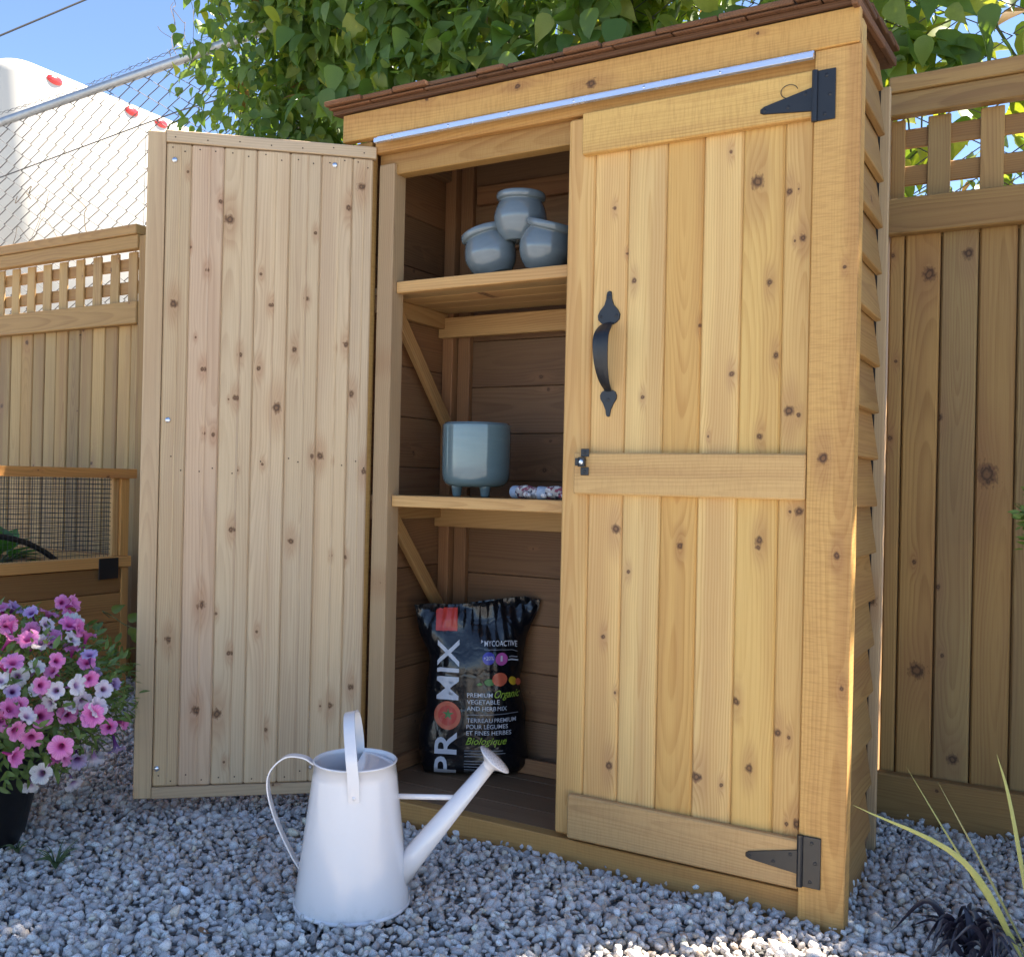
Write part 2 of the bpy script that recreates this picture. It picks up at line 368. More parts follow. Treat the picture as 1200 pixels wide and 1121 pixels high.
for x in np.arange(.16, 1.12, .16):
    V, F = lathe([(.0002, .0012), (.0022, .001), (.003, 0)], 8); mk('screw', V, F, m_steel, shed, Matrix.Translation((x, -.0342, 1.622)) @ Matrix.Rotation(pi / 2, 4, 'X'), True)
# left and right side walls with lapped siding, each board a piece
for side, xs in (('left', 0.), ('right', SW)):
    sg = -1 if side == 'left' else 1
    xi = .026 if side == 'left' else 1.178
    fb = MB(); fb.box(xi - .006, xi, .066, .405, .02, 1.70); wl = fb.build('side_wall', m_gap, shed)
    n = 18; zb = -.03
    for i in range(n):
        z0 = zb + i * .1005; z1 = min(z0 + .128, 1.738)
        if z1 - z0 < .03: break
        bx = (xi - .006 - .0125) if sg < 0 else (xi + .0125)
        ang = .16 * sg
        board('siding_board', wl, (bx, .2055, (z0 + z1) / 2), (0, 1, 0), (math.sin(-ang), 0, math.cos(ang)), .279, z1 - z0, .014, mw_side, jit(.14, .05))
    for z0, z1 in ((1.64, 1.70),):
        bbox('rail', wl, xi + (.0005 if sg < 0 else -.04), xi + (.035 if sg < 0 else -.0065), .07, .40, z0, z1, mw_int, 'y')
    # inner face of the left wall shows its boards
    if sg < 0:
        for i in range(12):
            z0 = .046 + i * .133
            if z0 > 1.60: break
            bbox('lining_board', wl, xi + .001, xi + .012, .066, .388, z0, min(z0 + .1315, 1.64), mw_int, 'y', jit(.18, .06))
# rear corner trims
bbox('rear_trim', shed, 1.183, 1.2045, .4185, .4345, -.03, 1.715, mw_grey, tint=(.95, .87, .72))
bbox('rear_trim', shed, -.002, .022, .4185, .4345, -.03, 1.715, mw_grey)
# back wall: horizontal boards, studs, cleats
bw = MB().box(.02, 1.185, .419, .424, 0, 1.715).build('back_wall', m_gap, shed)
for i in range(13):
    z0 = .046 + i * .128
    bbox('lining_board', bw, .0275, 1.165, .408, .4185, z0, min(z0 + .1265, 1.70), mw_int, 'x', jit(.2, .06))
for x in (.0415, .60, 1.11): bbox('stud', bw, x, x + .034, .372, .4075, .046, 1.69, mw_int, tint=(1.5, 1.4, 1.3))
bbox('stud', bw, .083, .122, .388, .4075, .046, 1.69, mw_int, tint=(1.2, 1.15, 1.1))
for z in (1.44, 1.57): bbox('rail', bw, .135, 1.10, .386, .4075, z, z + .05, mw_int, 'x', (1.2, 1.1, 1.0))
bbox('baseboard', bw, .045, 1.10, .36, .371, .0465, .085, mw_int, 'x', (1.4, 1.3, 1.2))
bbox('baseboard', wl, .0385, .058, .07, .368, .0465, .085, mw_int, 'y', (1.4, 1.3, 1.2))
# shelves
for zt in (1.292, .772):
    sh = bbox('shelf', shed, .135, 1.085, .03, .056, zt - .0275, zt, mw_intl, 'x', (1.25, 1.2, 1.1))
    for i in range(4):
        bbox('plank', sh, .042, 1.13, .064 + i * .0763, .064 + i * .0763 + .0752, zt - .02, zt - .002, mw_intl, 'x', jit(.12, .04))
    bbox('cleat', sh, .042, .064, .066, .366, zt - .064, zt - .0205, mw_intl, 'y', (.85, .8, .75))
    bbox('cleat', sh, .59, .62, .062, .34, zt - .040, zt - .0205, mw_intl, 'y', (1.0, 1., .95))
    bbox('back_cleat', sh, .0425, 1.10, .350, .3705, zt - .088, zt - .033, mw_intl, 'x', (1.05, 1., .95))
    board('brace', sh, (.075, .245, zt - .205), (0, .66, -.75), (0, .75, .66), .40, .034, .018, mw_intl, (.92, .85, .78))
# roof
roof = MB(); sl_ = .06 / .50
def rz(y): return 1.7035 + (y + .03) * sl_
V = []; 
for (x, y) in ((-.025, -.03), (SW - .014, -.03), (SW - .014, .428), (-.02, .428)): V += [(x, y, rz(y)), (x, y, rz(y) + .01)]
rf = mk('roof', V, [(0, 2, 4, 6), (7, 5, 3, 1), (0, 1, 3, 2), (2, 3, 5, 4), (4, 5, 7, 6), (6, 7, 1, 0)], mw_shingle, shed, tint=(.8, .8, .8))
for row in range(4):
    x = -.034
    while x < SW:
        w = random.uniform(.07, .15); x1 = min(x + w, SW + .006)
        if x1 - x < .03: break
        yc = -.048 + row * .115 + random.uniform(-.010, .010); ln = min(.17, .402 - yc)
        board('shingle', rf, ((x + x1) / 2, yc + ln / 2, rz(yc + ln / 2) + .0195 + random.uniform(0, .003) + row * .004), (0, 1, sl_ - .035), (1, 0, 0), ln, x1 - x - .003, .0095 + random.uniform(-.003, .002), mw_shingle, jit(.25, .08))
        x = x1
for i, (ya, yb) in enumerate(((-.046, .10), (.097, .25), (.247, .395))):
    board('shingle', rf, (SW - .006, (ya + yb) / 2, rz((ya + yb) / 2) + .002), (0, 1, sl_), (1, 0, 0), yb - ya, .012, .018, mw_shingle, jit(.2, .05))
x = -.03
while x < SW:                                     # starter course seen on edge under the front row
    w = random.uniform(.09, .17); x1 = min(x + w, SW + .002)
    board('shingle', rf, ((x + x1) / 2, .02, rz(.02) + .0127), (0, 1, sl_ - .01), (1, 0, 0), .13, x1 - x - .003, .0045, mw_shingle, jit(.25, .08)); x = x1

# hardware meshes -----------------------------------------------------------
def plate(outline, t):                                  # flat iron plate, outline in (x,z), thickness towards -y
    n = len(outline); V = [(x, 0, z) for x, z in outline] + [(x * .97, -t, z * .97) for x, z in outline]
    return V, [list(range(n)), list(range(n, 2 * n))[::-1]] + [[i, (i + 1) % n, n + (i + 1) % n, n + i] for i in range(n)]
def screw(mb, x, y, z, r=.0035):
    V, F = lathe([(.0001, .0016), (r * .6, .0014), (r, .0004), (r, 0)], 10); mb.add(V, F, Matrix.Translation((x, y, z)) @ Matrix.Rotation(pi / 2, 4, 'X'))
HYF = -.0172
def hinge(parent, x, z):
    mb = MB(); mb.add(*plate([(-.046, -.008), (-.150 + .046 + .0, -.0075)][:0] or [(-.004, -.027), (-.004, .019), (-.098, -.003), (-.104, -.007), (-.104, -.014), (-.098, -.0175)], .0025), Matrix.Translation((x, HYF - .0005, z)))
    mb.box(x + .004, x + .0375, HYF - .0035, HYF + .0001, z - .0475, z + .0475, .0008)
    mb.tube([(x, HYF - .004, z - .048), (x, HYF - .004, z + .048)], .0058, 10)
    for sx, szz in ((.021, .036), (.028, .0), (.019, -.036)): screw(mb, x + sx, HYF - .0035, z + szz)
    for sx, szz in ((-.095, -.011), (-.05, -.012), (-.018, .008)): screw(mb, x + sx, HYF - .003, z + szz)
    return mb.build('hinge', m_black, parent)

# right door, closed --------------------------------------------------------
YF = .002
def mp(X, Z, Y0, Y1):                                   # same line of sight, other depth
    k = (Y1 - CAM.y) / (Y0 - CAM.y); return CAM.x + (X - CAM.x) * k, CAM.z + (Z - CAM.z) * k
KR = [(0.735,1.387,.0037),(0.782,1.232,.0049),(0.764,1.290,.0024),(0.981,1.468,.0037),(1.035,1.402,.0122),(1.097,1.375,.0061),(1.114,1.378,.0018),(1.124,1.284,.0055),(1.109,1.280,.0024),(1.063,1.205,.0055),(0.925,1.131,.0037),(1.078,1.065,.0055),(0.992,1.032,.0049),(0.806,0.991,.0037),(1.105,0.958,.0091),(1.122,0.950,.0043),(1.049,0.910,.0055),(0.947,0.910,.0024),(0.753,0.719,.0089),(0.783,0.632,.0038),(0.893,0.691,.0057),(1.053,0.710,.0070),(1.051,0.696,.0045),(1.127,0.768,.0070),(1.110,0.767,.0026),(0.730,0.493,.0045),(1.014,0.396,.0064),(1.096,0.347,.0064),(1.117,0.341,.0038),(0.749,0.227,.0070),(0.938,0.236,.0089),(0.988,0.229,.0032),(1.042,0.271,.0070),(1.135,0.181,.0070),(1.116,0.178,.0032),(0.759,0.380,.0026)]
XS = [mp(x, 0, -.02, YF)[0] for x in (.624, .688, .7655, .849, .927, 1.0065, 1.087)] + [1.137]
KR = [(*mp(x, z, -.02, YF), r) for x, z, r in KR]
rd = MB(); rd.box(.66, 1.085, YF + .018, YF + .024, 1.47, 1.545).box(.66, 1.085, YF + .018, YF + .024, .79, .87).box(.66, 1.085, YF + .018, YF + .024, .07, .145)
rdoor = rd.build('door', mw_int, shed); tag(rdoor, 'closed right door of vertical planks with black strap hinges and pull handle')
TR = [(1.0, .97, .93), (1.06, 1.06, 1.12), (1.06, 1.07, 1.16), (.90, .79, .68), (1.10, 1.10, 1.14), (.98, .92, .84), (.94, .87, .82)]
for i in range(7):
    a, b = XS[i], XS[i + 1]; cz = (1.6 + .055) / 2; cx = (a + b) / 2
    kn = [(z - cz, x - cx, r * 1.0) for x, z, r in KR if a - .002 < x < b + .002]
    mt = wood('door_plank_wood', DOOR_E, DOOR_L, knots=kn)
    bbox('plank', rdoor, a + .0003, b - .0003, YF, YF + .0175, .055, 1.598, mt, tint=tuple(c * random.uniform(.97, 1.03) for c in TR[i]), bev=.0044)
MR = wood('door_rail_wood', (.64, .44, .16), (.48, .29, .09), knots=[], saw=.8); MR2 = wood('door_rail_wood_low', (.56, .39, .18), (.42, .27, .115), knots=[], saw=.5)
bbox('top_rail', rdoor, .653, 1.1365, YF - .0185, YF - .0005, 1.5105, 1.6, MR, 'x', (1, .98, .92), .003)
bbox('middle_rail', rdoor, .650, 1.1365, YF - .0185, YF - .0005, .788, .876, MR2, 'x', (1.05, 1.02, .95), .003)
bbox('bottom_rail', rdoor, .652, 1.1385, YF - .0185, YF - .0005, .056, .149, MR2, 'x', (.94, .93, .95), .003)
hinge(rdoor, 1.1405, 1.5475); hinge(rdoor, 1.1425, .1135)
# pull handle
hb = MB()
def half(pts): return pts + [(-x, z) for x, z in pts[::-1]]
top = half([(.0, .047), (.0045, .045), (.006, .038), (.0065, .030), (.011, .017), (.021, .006), (.026, -.004), (.0245, -.014), (.017, -.021), (.010, -.024)])
bot = half([(.0, -.040), (.0035, -.039), (.005, -.034), (.006, -.026), (.012, -.013), (.0185, -.003), (.0195, .005), (.016, .012), (.009, .016)])[::-1]
hb.add(*plate(top, .003), Matrix.Translation((.734, YF - .0005, 1.166))); hb.add(*plate(bot, .003), Matrix.Translation((.737, YF - .0005, .990)))
pts = spline([(.7345, YF - .002, 1.146), (.735, YF - .020, 1.137), (.7355, YF - .042, 1.115), (.736, YF - .046, 1.085), (.7365, YF - .040, 1.05), (.737, YF - .025, 1.022), (.737, YF - .002, 1.003)], 6)
n = len(pts); rr = [.5 + .65 * math.sin(pi * (i / (n - 1)) ** .75) for i in range(n)]
hb.add(*tube(pts, rr, 8, True, (.0165, .0030), (0, -1, 0)))
for x, z in ((.734, 1.201), (.716, 1.160), (.752, 1.160), (.737, .986)): screw(hb, x, YF - .0035, z)
hb.V = [(x - .0165, y, .81 + (z - .81) * 1.015) for x, y, z in hb.V]
hb.build('handle', m_black, rdoor, smooth=False)
lb = MB(); lx = .677; ly = YF - .0192
lb.box(lx - .009, lx + .010, ly - .0025, ly, .867, .884).box(lx - .009, lx + .010, ly - .0025, ly, .828, .845).box(lx - .011, lx + .004, ly - .012, ly - .003, .846, .866).box(lx - .016, lx - .009, ly - .016, ly - .002, .848, .864)
screw(lb, lx + .001, ly - .0025, .876); screw(lb, lx + .001, ly - .0025, .836); lb.build('latch', m_black, rdoor)
lk = MB(); screw(lk, lx - .004, ly - .012, .856, .0055); lk.build('latch_pin', m_steel, rdoor)
rp = [(1.092 + .016 * math.cos(a), -.0185 - .002 * math.sin(a), 1.566 + .012 * math.sin(a)) for a in np.linspace(.2, 5.6, 24)]
MB().tube(rp, .0008, 5).build('wire_loop', m_black, rdoor)

# left door, swung open ------------------------------------------------------
TH = .7079; HX = .089
DL = Vector((-math.cos(TH), -math.sin(TH), 0)); DN = Vector((math.sin(TH), -math.cos(TH), 0))   # along the door, and out of its visible face
def dp(s, z, d=0): p = Vector((HX, 0, z)) + DL * s + DN * d; return p
def dboard(name, par, s0, s1, z0, z1, d0, d1, mat, vert=True, tint=None, bev=.0015):
    c = dp((s0 + s1) / 2, (z0 + z1) / 2, (d0 + d1) / 2)
    if vert: return board(name, par, c, (0, 0, 1), -DL, z1 - z0, s1 - s0, d1 - d0, mat, tint, bev)
    return board(name, par, c, -DL, (0, 0, 1), s1 - s0, z1 - z0, d1 - d0, mat, tint, bev)
KL = [(0.439,1.524,.0032),(0.363,1.460,.0042),(0.342,1.418,.0095),(0.429,1.347,.0026),(0.390,1.296,.0042),(0.465,1.211,.0074),(0.142,1.400,.0037),(0.064,1.466,.0063),(0.035,1.520,.0079),(0.244,1.221,.0042),(0.159,1.241,.0047),(0.311,1.100,.0053),(0.185,1.117,.0058),(0.267,1.068,.0053),(0.063,1.135,.0058),(0.088,1.125,.0021),(0.396,1.061,.0047),(0.413,1.135,.0021),(0.267,1.293,.0032),(0.320,0.996,.0054),(0.335,0.992,.0020),(0.224,0.976,.0099),(0.047,1.016,.0064),(0.390,0.910,.0030),(0.368,0.907,.0044),(0.118,0.864,.0069),(0.138,0.862,.0049),(0.089,0.851,.0020),(0.253,0.840,.0030),(0.310,0.824,.0020),(0.014,0.828,.0069),(0.323,0.683,.0054),(0.183,0.657,.0059),(0.088,0.623,.0030),(0.054,0.620,.0039),(0.459,0.424,.0064),(0.487,0.419,.0020),(0.387,0.503,.0084),(0.352,0.484,.0030),(0.258,0.441,.0035),(0.321,0.390,.0044),(0.393,0.256,.0079),(0.345,0.246,.0099),(0.082,0.261,.0064),(0.105,0.260,.0025),(0.034,0.305,.0059),(0.232,0.207,.0044),(0.326,0.132,.0030)]
ldoor = dboard('door', shed, .02, .50, 1.51, 1.60, -.0375, -.0195, mw_frame, False); tag(ldoor, 'left door swung wide open showing its pale knotty inner face')
dboard('ledge', ldoor, .02, .50, .79, .876, -.0375, -.0195, mw_frame, False); dboard('ledge', ldoor, .02, .50, .056, .149, -.0375, -.0195, mw_frame, False)
SS = [.007, .056, .130, .204, .281, .357, .431, .488]
TL = [(1.02, 1.0, .96), (1.05, 1.01, .95), (.98, .95, .90), (1.08, 1.05, 1.0), (1.0, .97, .92), (1.02, .93, .91), (.93, .88, .79)]
for i in range(7):
    a, b = SS[i], SS[i + 1]; cz = (1.589 + .079) / 2; cs = (a + b) / 2
    kn = [(z - cz, -(s - cs), r * 1.0) for s, z, r in KL if a - .002 < s < b + .002]
    mt = wood('open_door_plank_wood', LD_E, LD_L, knots=kn, grey=.42)
    dboard('plank', ldoor, a + .0003, b - .0003, .0785, 1.5885, -.0185, -.0012 + .0006 * (i % 2), mt, True, TL[i], .0036)
    dboard('bead', ldoor, a + (b - a) * .40, a + (b - a) * .47, .08, 1.587, -.003, .0001 + .0006 * (i % 2), mt, True, TL[i], .001)
dboard('top_rail', ldoor, .0, .4885, 1.590, 1.618, -.0185, .0022, mw_grey, False, (1.0, .97, .92))
dboard('bottom_rail', ldoor, .0, .4885, .051, .0775, -.0185, .0022, mw_grey, False, (.9, .84, .76))
dboard('edge_stile', ldoor, .4892, .530, .051, 1.614, -.030, -.0012, mw_grey, True, (1., .92, .78))
sc = MB()
V, F = lathe([(.0002, .0022), (.003, .002), (.0062, .0008), (.0064, 0)], 12)
for s, z in ((.469, 1.549), (.099, 1.567), (.471, .938), (.478, .121)):
    mk('screw', V, F, m_steel, ldoor, frame(dp(s, z, .0002), -DL, (0, 0, 1)), True)
V, F = lathe([(.0002, .0004), (.0016, .0003), (.0018, 0)], 8); nh = MB()
for i in range(7):
    a, b = SS[i], SS[i + 1]
    for z in (1.572, .098):
        for k in (.27, .75): nh.add(V, F, frame(dp(a + (b - a) * k, z + random.uniform(-.008, .008), .0002), -DL, (0, 0, 1)))
    for k in random.sample((.15, .35, .55, .7, .85), random.choice((1, 2, 2))): nh.add(V, F, frame(dp(a + (b - a) * k, .838 + random.uniform(-.022, .022), .0002), -DL, (0, 0, 1)))
for k in range(7): nh.add(V, F, frame(dp(.03 + k * .073, 1.603 + random.uniform(-.005, .005), .0024), -DL, (0, 0, 1)))
tag(nh.build('nail_hole', m_hole, ldoor), kind='stuff')
bt = MB(); V, F = lathe([(.0002, .010), (.003, .0098), (.0045, .008), (.0045, 0)], 10)
bt.add(V, F, frame(dp(.125, .115, .002), -DL, (0, 0, 1))); bt.build('bolt', m_steel, ldoor)

# ------------------------------------------------------------------ pots and planter
def glaze(name, a, b):
    t = NT(name); P = t.n('TexCoord').outputs['Object']; n1 = t.noise(P, 9., 3.); n2 = t.noise(t.VM('MULTIPLY', P, (14, 14, 90)), 1., 3.)
    t.set(col=t.mix(t.M('MULTIPLY_ADD', n2, .5, t.M('MULTIPLY', n1, .5)), a, b), rough=t.M('MULTIPLY_ADD', n1, .12, .07), spec=.6, coat=.35, coatr=.08); t.bump(n2, .12, .002); return t.m
m_gl = glaze('blue_grey_glaze', (.095, .122, .138), (.17, .205, .225)); m_gl2 = glaze('teal_grey_glaze', (.09, .14, .155), (.14, .20, .215))
prof = [(.0005, .0), (.040, .0), (.047, .004), (.062, .024), (.0715, .052), (.0715, .072), (.064, .096), (.0585, .106), (.0600, .109), (.0655, .112), (.0675, .120), (.0655, .128), (.0605, .130), (.056, .127), (.0535, .112), (.060, .095), (.066, .070), (.062, .035), (.04, .012), (.0005, .010)]
pv = spline([(r, z, 0) for r, z in prof], 3); prof2 = [(max(p.x, .0004), p.y) for p in pv]
V, F = lathe(prof2, 56)
def pot(loc, rx, ry, label, scale=.87):
    M = Matrix.Translation(loc) @ Euler((rx, ry, 0)).to_matrix().to_4x4() @ Matrix.Scale(scale, 4)
    r = empty('plant_pot', loc, label, 'pot', 'small glazed pots piled on the upper shelf')
    mk('vessel', V, F, m_gl, r, M, True)
pot((.368, .118, 1.305), .10, -.30, 'small blue grey glazed pot tipped sideways below, on the end beside the open door')
pot((.487, .118, 1.305), .10, .30, 'small blue grey glazed pot tipped sideways below, against the closed door')
pot((.428, .119, 1.379), 0.02, 0.03, 'small blue grey glazed pot sitting upright on top of two tipped pots')
big = empty('footed_planter', (.292, .165, .772), 'large teal grey glazed cylinder planter on stubby feet on the lower shelf', 'planter')
prof = [(.0005, .022), (.055, .0225), (.078, .027), (.090, .037), (.0955, .055), (.0965, .09), (.0965, .168), (.0955, .176), (.0925, .178), (.090, .175), (.0895, .10), (.087, .055), (.06, .036), (.0005, .034)]
pv = spline([(r * .88, z, 0) for r, z in prof], 4); V, F = lathe([(max(p.x, .0004), p.y) for p in pv], 64)
mk('vessel', V, F, m_gl2, big, Matrix.Translation((.292, .165, .772)), True)
V, F = lathe([(.0004, 0), (.009, 0), (.0105, .003), (.013, .02), (.018, .034), (.0004, .04)], 16)
for a in (-2.2, -.55, 1.6): mk('foot', V, F, m_gl2, big, Matrix.Translation((.292 + .050 * math.cos(a), .165 + .050 * math.sin(a), .7722)), True)

# garden gloves, a rolled pair ------------------------------------------------
t = NT('printed_glove_cloth'); P = t.n('TexCoord').outputs['Object']
vo = t.n('TexVoronoi'); vo.inputs['Scale'].default_value = 130.; t.l(P, vo.inputs['Vector']); cr = t.sep(vo.outputs['Color'])
c = t.mix(t.step(cr[0], .50, .56), (.42, .38, .36), (.24, .06, .09)); c = t.mix(t.step(cr[1], .72, .76), c, (.03, .035, .06)); c = t.mix(t.step(t.noise(P, 45., 2.), .56, .6), c, (.62, .58, .56))
t.set(col=c, rough=.8); t.bump(t.noise(P, 260., 2.), .3, .002); m_glove = t.m; m_cuff = simple('knit_cuff', (.30, .36, .46), .85, nz=.3, nsc=200., bump=.3)
def glove(base, ang, label):
    r = empty('garden_glove', base, label, 'glove', None)
    M = Matrix.Translation(base) @ Matrix.Rotation(ang, 4, 'Z')
    b = MB(); b.add(*tube(spline([(-.048, 0, .0145), (-.02, .002, .016), (.012, -.002, .0135), (.028, 0, .0115)], 5), [.0135, .0145, .0150, .0155, .0158, .0155, .015, .0145, .014, .0135, .013, .0125, .0122, .012, .0115, .011][:16], 14, True))
    b.build('palm', m_glove, r, M, True)
    for k, (dy, ln, bz) in enumerate(((-.012, .036, .009), (-.004, .045, .012), (.005, .043, .013), (.013, .034, .009))):
        f = MB(); f.add(*tube(spline([(.022, dy * .7, .011), (.040, dy, bz + .002), (.03 + ln * .7, dy * 1.2, bz), (.03 + ln, dy * 1.35, bz - .002)], 4), [.0062] * 10 + [.0055, .004, .0022], 9, True)); f.build('finger', m_glove, r, M, True)
    f = MB(); f.add(*tube(spline([(-.012, -.012, .012), (.006, -.024, .010), (.024, -.028, .008)], 4), [.0075, .0075, .0073, .007, .0068, .0065, .006, .005, .003], 9, True)); f.build('thumb', m_glove, r, M, True)
    f = MB(); f.add(*tube([(-.066, 0, .0145), (-.06, 0, .0146), (-.05, 0, .0146), (-.046, 0, .0146)], [.0150, .0155, .0148, .0140], 14, False)); f.add(*tube([(-.066, 0, .0145), (-.05, 0, .0146)], [.0115, .011], 14, True)); f.build('cuff', m_cuff, r, M, True)
glove((.485, .105, .7722), -.35, 'printed cloth garden glove lying beside the teal planter'); glove((.578, .095, .7722), .22, 'printed cloth garden glove lying behind the closed door edge')

# soil bag ----------------------------------------------------------------------
BA = math.atan2(.148, .217); BX = Vector((math.cos(BA), math.sin(BA), 0)); BN = Vector((math.sin(BA), -math.cos(BA), 0))
BC = Vector((.1205, .197, .0455)) + BX * .138 - BN * .028
bag = empty('soil_bag', BC, 'shiny black plastic bag of potting soil standing on the shed floor', 'bag')
BM = frame(BC, BX, (0, 0, 1))             # local x right, y up, z towards the viewer
BH = .452
def wr(a, b): return (math.sin(a * 61 + b * 23 + 2 * math.sin(b * 17)) * .5 + math.sin(a * 27 - b * 41 + 1.3) * .6 + math.sin(a * 95 + b * 60 * math.sin(a * 9)) * .3 )
def half_w(v): return .132 + .010 * math.sin(v * 7 + .6) + (.024 * max(0, v - .72) / .28) - .012 * max(0, .06 - v) / .06
def bag_pt(u, v, side=1):
    """u -1..1 across, v 0..1 up"""
    w = half_w(v); x = u * w
    full = (1 - abs(u) ** 3.2) ** .55 if abs(u) < 1 else 0
    pr = min(1, (v / .05) ** .5) * (1 if v < .62 else max(.10, 1 - ((v - .62) / .36) ** 1.5 * .92))
    t = .050 * full * pr * (1.0 + .12 * math.sin(u * 3 + 1) - .1 * v)
    k = .0016 + .0050 * max(0, (v - .72) / .28) + .002 * abs(u)
    t += k * wr(x, v * BH) * full * min(1, v * 9)
    if v > .9: t += .006 * math.sin(u * 5 + 1) * (v - .9) / .1
    y = v * BH + .012 * math.sin(u * 2.2 - .5) * max(0, v - .8) / .2 - .010 * max(0, abs(u) - .75) / .25 * (1 if v > .5 else 0)
    return (x + .004 * math.sin(v * 21) * abs(u), y, side * t + (-.012 * v ** 2 if True else 0) + (.008 * max(0, v - .85) / .15))
nu, nv_ = 64, 90
V = []; F = []
for side in (1, -1):
    o = len(V)
    for j in range(nv_ + 1):
        for i in range(nu + 1): V.append(bag_pt(-1 + 2 * i / nu, j / nv_, side if side > 0 else -.75))
    for j in range(nv_):
        for i in range(nu):
            q = [o + j * (nu + 1) + i, o + j * (nu + 1) + i + 1, o + (j + 1) * (nu + 1) + i + 1, o + (j + 1) * (nu + 1) + i]
            F.append(q if side > 0 else q[::-1])
t = NT('black_bag_film'); P = t.n('TexCoord').outputs['Object']; nz = t.noise(P, 28., 4., .6)
nz2 = t.n('TexVoronoi', feature='DISTANCE_TO_EDGE'); nz2.inputs['Scale'].default_value = 17.; t.l(t.VM('ADD', P, t.VM('MULTIPLY', t.n('TexNoise').outputs['Color'], (.03, .03, .03))), nz2.inputs['Vector'])
t.set(col=(.006, .007, .010), rough=.22, spec=.6); t.bump(t.M('ADD', nz, t.step(nz2.outputs[0], 0, .12, 0., .25)), .32, .006)
film = mk('bag_film', V, F, t.m, bag, BM, True)
def film_ink(name, col, em=0): 
    t = NT(name); P = t.n('TexCoord').outputs['Object']; t.set(col=col, rough=.3, spec=.5); t.bump(t.noise(P, 28., 4., .6), .4, .006); return t.m
k_white = film_ink('white_ink', (.62, .64, .70)); k_red = film_ink('red_ink', (.55, .055, .04)); k_green = film_ink('green_ink', (.30, .45, .05)); k_grey = film_ink('grey_ink', (.28, .29, .32))
k_blue = film_ink('blue_ink', (.06, .06, .42)); k_pink = film_ink('pink_ink', (.50, .10, .38)); k_yel = film_ink('yellow_ink', (.65, .42, .03)); k_dgreen = film_ink('leaf_ink', (.06, .22, .06)); k_tom = film_ink('tomato_ink', (.60, .13, .07))
def on_bag(V2, F2, name, mat, off=.0016):
    off += .0008
    """drape a flat outline (metres: a across, b up) over the front of the bag"""
    bm = bmesh.new(); vs = [bm.verts.new((a, b, 0)) for a, b in V2]
    for f in F2:
        try: bm.faces.new([vs[i] for i in f])
        except ValueError: pass
    xs = [v[0] for v in V2]; ys = [v[1] for v in V2]
    for k in range(int(min(xs) / .004) - 1, int(max(xs) / .004) + 2):
        g = bm.verts[:] + bm.edges[:] + bm.faces[:]; bmesh.ops.bisect_plane(bm, geom=g, plane_co=(k * .004, 0, 0), plane_no=(1, 0, 0))
    for k in range(int(min(ys) / .004), int(max(ys) / .004) + 2):
        g = bm.verts[:] + bm.edges[:] + bm.faces[:]; bmesh.ops.bisect_plane(bm, geom=g, plane_co=(0, k * .004, 0), plane_no=(0, 1, 0))
    bmesh.ops.triangulate(bm, faces=bm.faces[:]); bm.verts.ensure_lookup_table()
    for v in bm.verts:
        vv = min(max(v.co.y / BH, 0), 1); p = bag_pt(max(-1, min(1, v.co.x / half_w(vv))), vv); v.co = (v.co.x, p[1], p[2] + off)
    me = bpy.data.meshes.new(name); bm.to_mesh(me); bm.free(); me.materials.append(mat)
    for p in me.polygons: p.use_smooth = True
    return inst(name, me, film, BM)
def text2d(body, size, shear=0., bold=0.):
    cu = bpy.data.curves.new('t', 'FONT'); cu.body = body; cu.size = size; cu.shear = shear; cu.offset = bold; cu.resolution_u = 3
    o = bpy.data.objects.new('t', cu); COL.objects.link(o); bpy.context.view_layer.update()
    me = bpy.data.meshes.new_from_object(o.evaluated_get(bpy.context.evaluated_depsgraph_get())); V = [(v.co.x, v.co.y) for v in me.vertices]; F = [list(p.vertices) for p in me.polygons]
    bpy.data.objects.remove(o); bpy.data.curves.remove(cu); bpy.data.meshes.remove(me); return V, F
def text(body, x0, x1, y0, cap, mat, shear=0., bold=0., rot=False):
    """fit the words between x0 and x1 with the given cap height, baseline at y0 (zoomed picture units -> metres)"""
    V, F = text2d(body, 1., shear, bold); xs = [v[0] for v in V]; ys = [v[1] for v in V]; a = min(xs); b = max(xs); h = .69 if True else max(ys)
    k = .0006; L = (x1 - x0) * k
    V = [((x - a) / (b - a) * L, y / h * cap * k) for x, y in V]
    if rot: V = [((y0 - 465) * k - y, (910 - x0) * k + x) for x, y in V]      # x0: bottom of the word, x1-x0: its length, y0: right side
    else: V = [((x0 - 465) * k + x, (910 - y0) * k + y) for x, y in V]
    return on_bag(V, F, 'lettering', mat, .0030 if cap < 25 else .0016)
def shape(pts, mat, name, off=.0016): return on_bag([((x - 465) * .0006, (910 - y) * .0006) for x, y in pts], [list(range(len(pts)))], name, mat, off)
def disc(x, y, rx, ry, n=28): return [(x + rx * math.cos(2 * pi * k / n), y - ry * math.sin(2 * pi * k / n)) for k in range(n)]
shape([(290, 285), (383, 285), (383, 172), (290, 172)], k_red, 'red_panel')
text('MIX', 578, 578 + 255, 392, 92, k_white, bold=.010, rot=True)
text('PR', 898, 898 + 185, 388, 92, k_white, bold=.014, rot=True)
shape(disc(348, 645, 57, 60), k_tom, 'tomato_emblem'); shape(disc(348, 645, 40, 42), k_red, 'tomato_emblem', .0018)
star = []
for k in range(10): r_ = 26 if k % 2 == 0 else 9; star.append((350 + r_ * math.cos(k * pi / 5 + .3), 640 - r_ * math.sin(k * pi / 5 + .3)))
for k in range(5): shape([star[2 * k], star[(2 * k + 1) % 10], (350, 640), star[(2 * k - 1) % 10]], k_dgreen, 'tomato_stalk', .0024)
shape([(487, 336), (487, 320), (497, 328)], k_white, 'arrow_mark'); text('MYCOACTIVE', 501, 645, 347, 23, k_white, bold=.004)
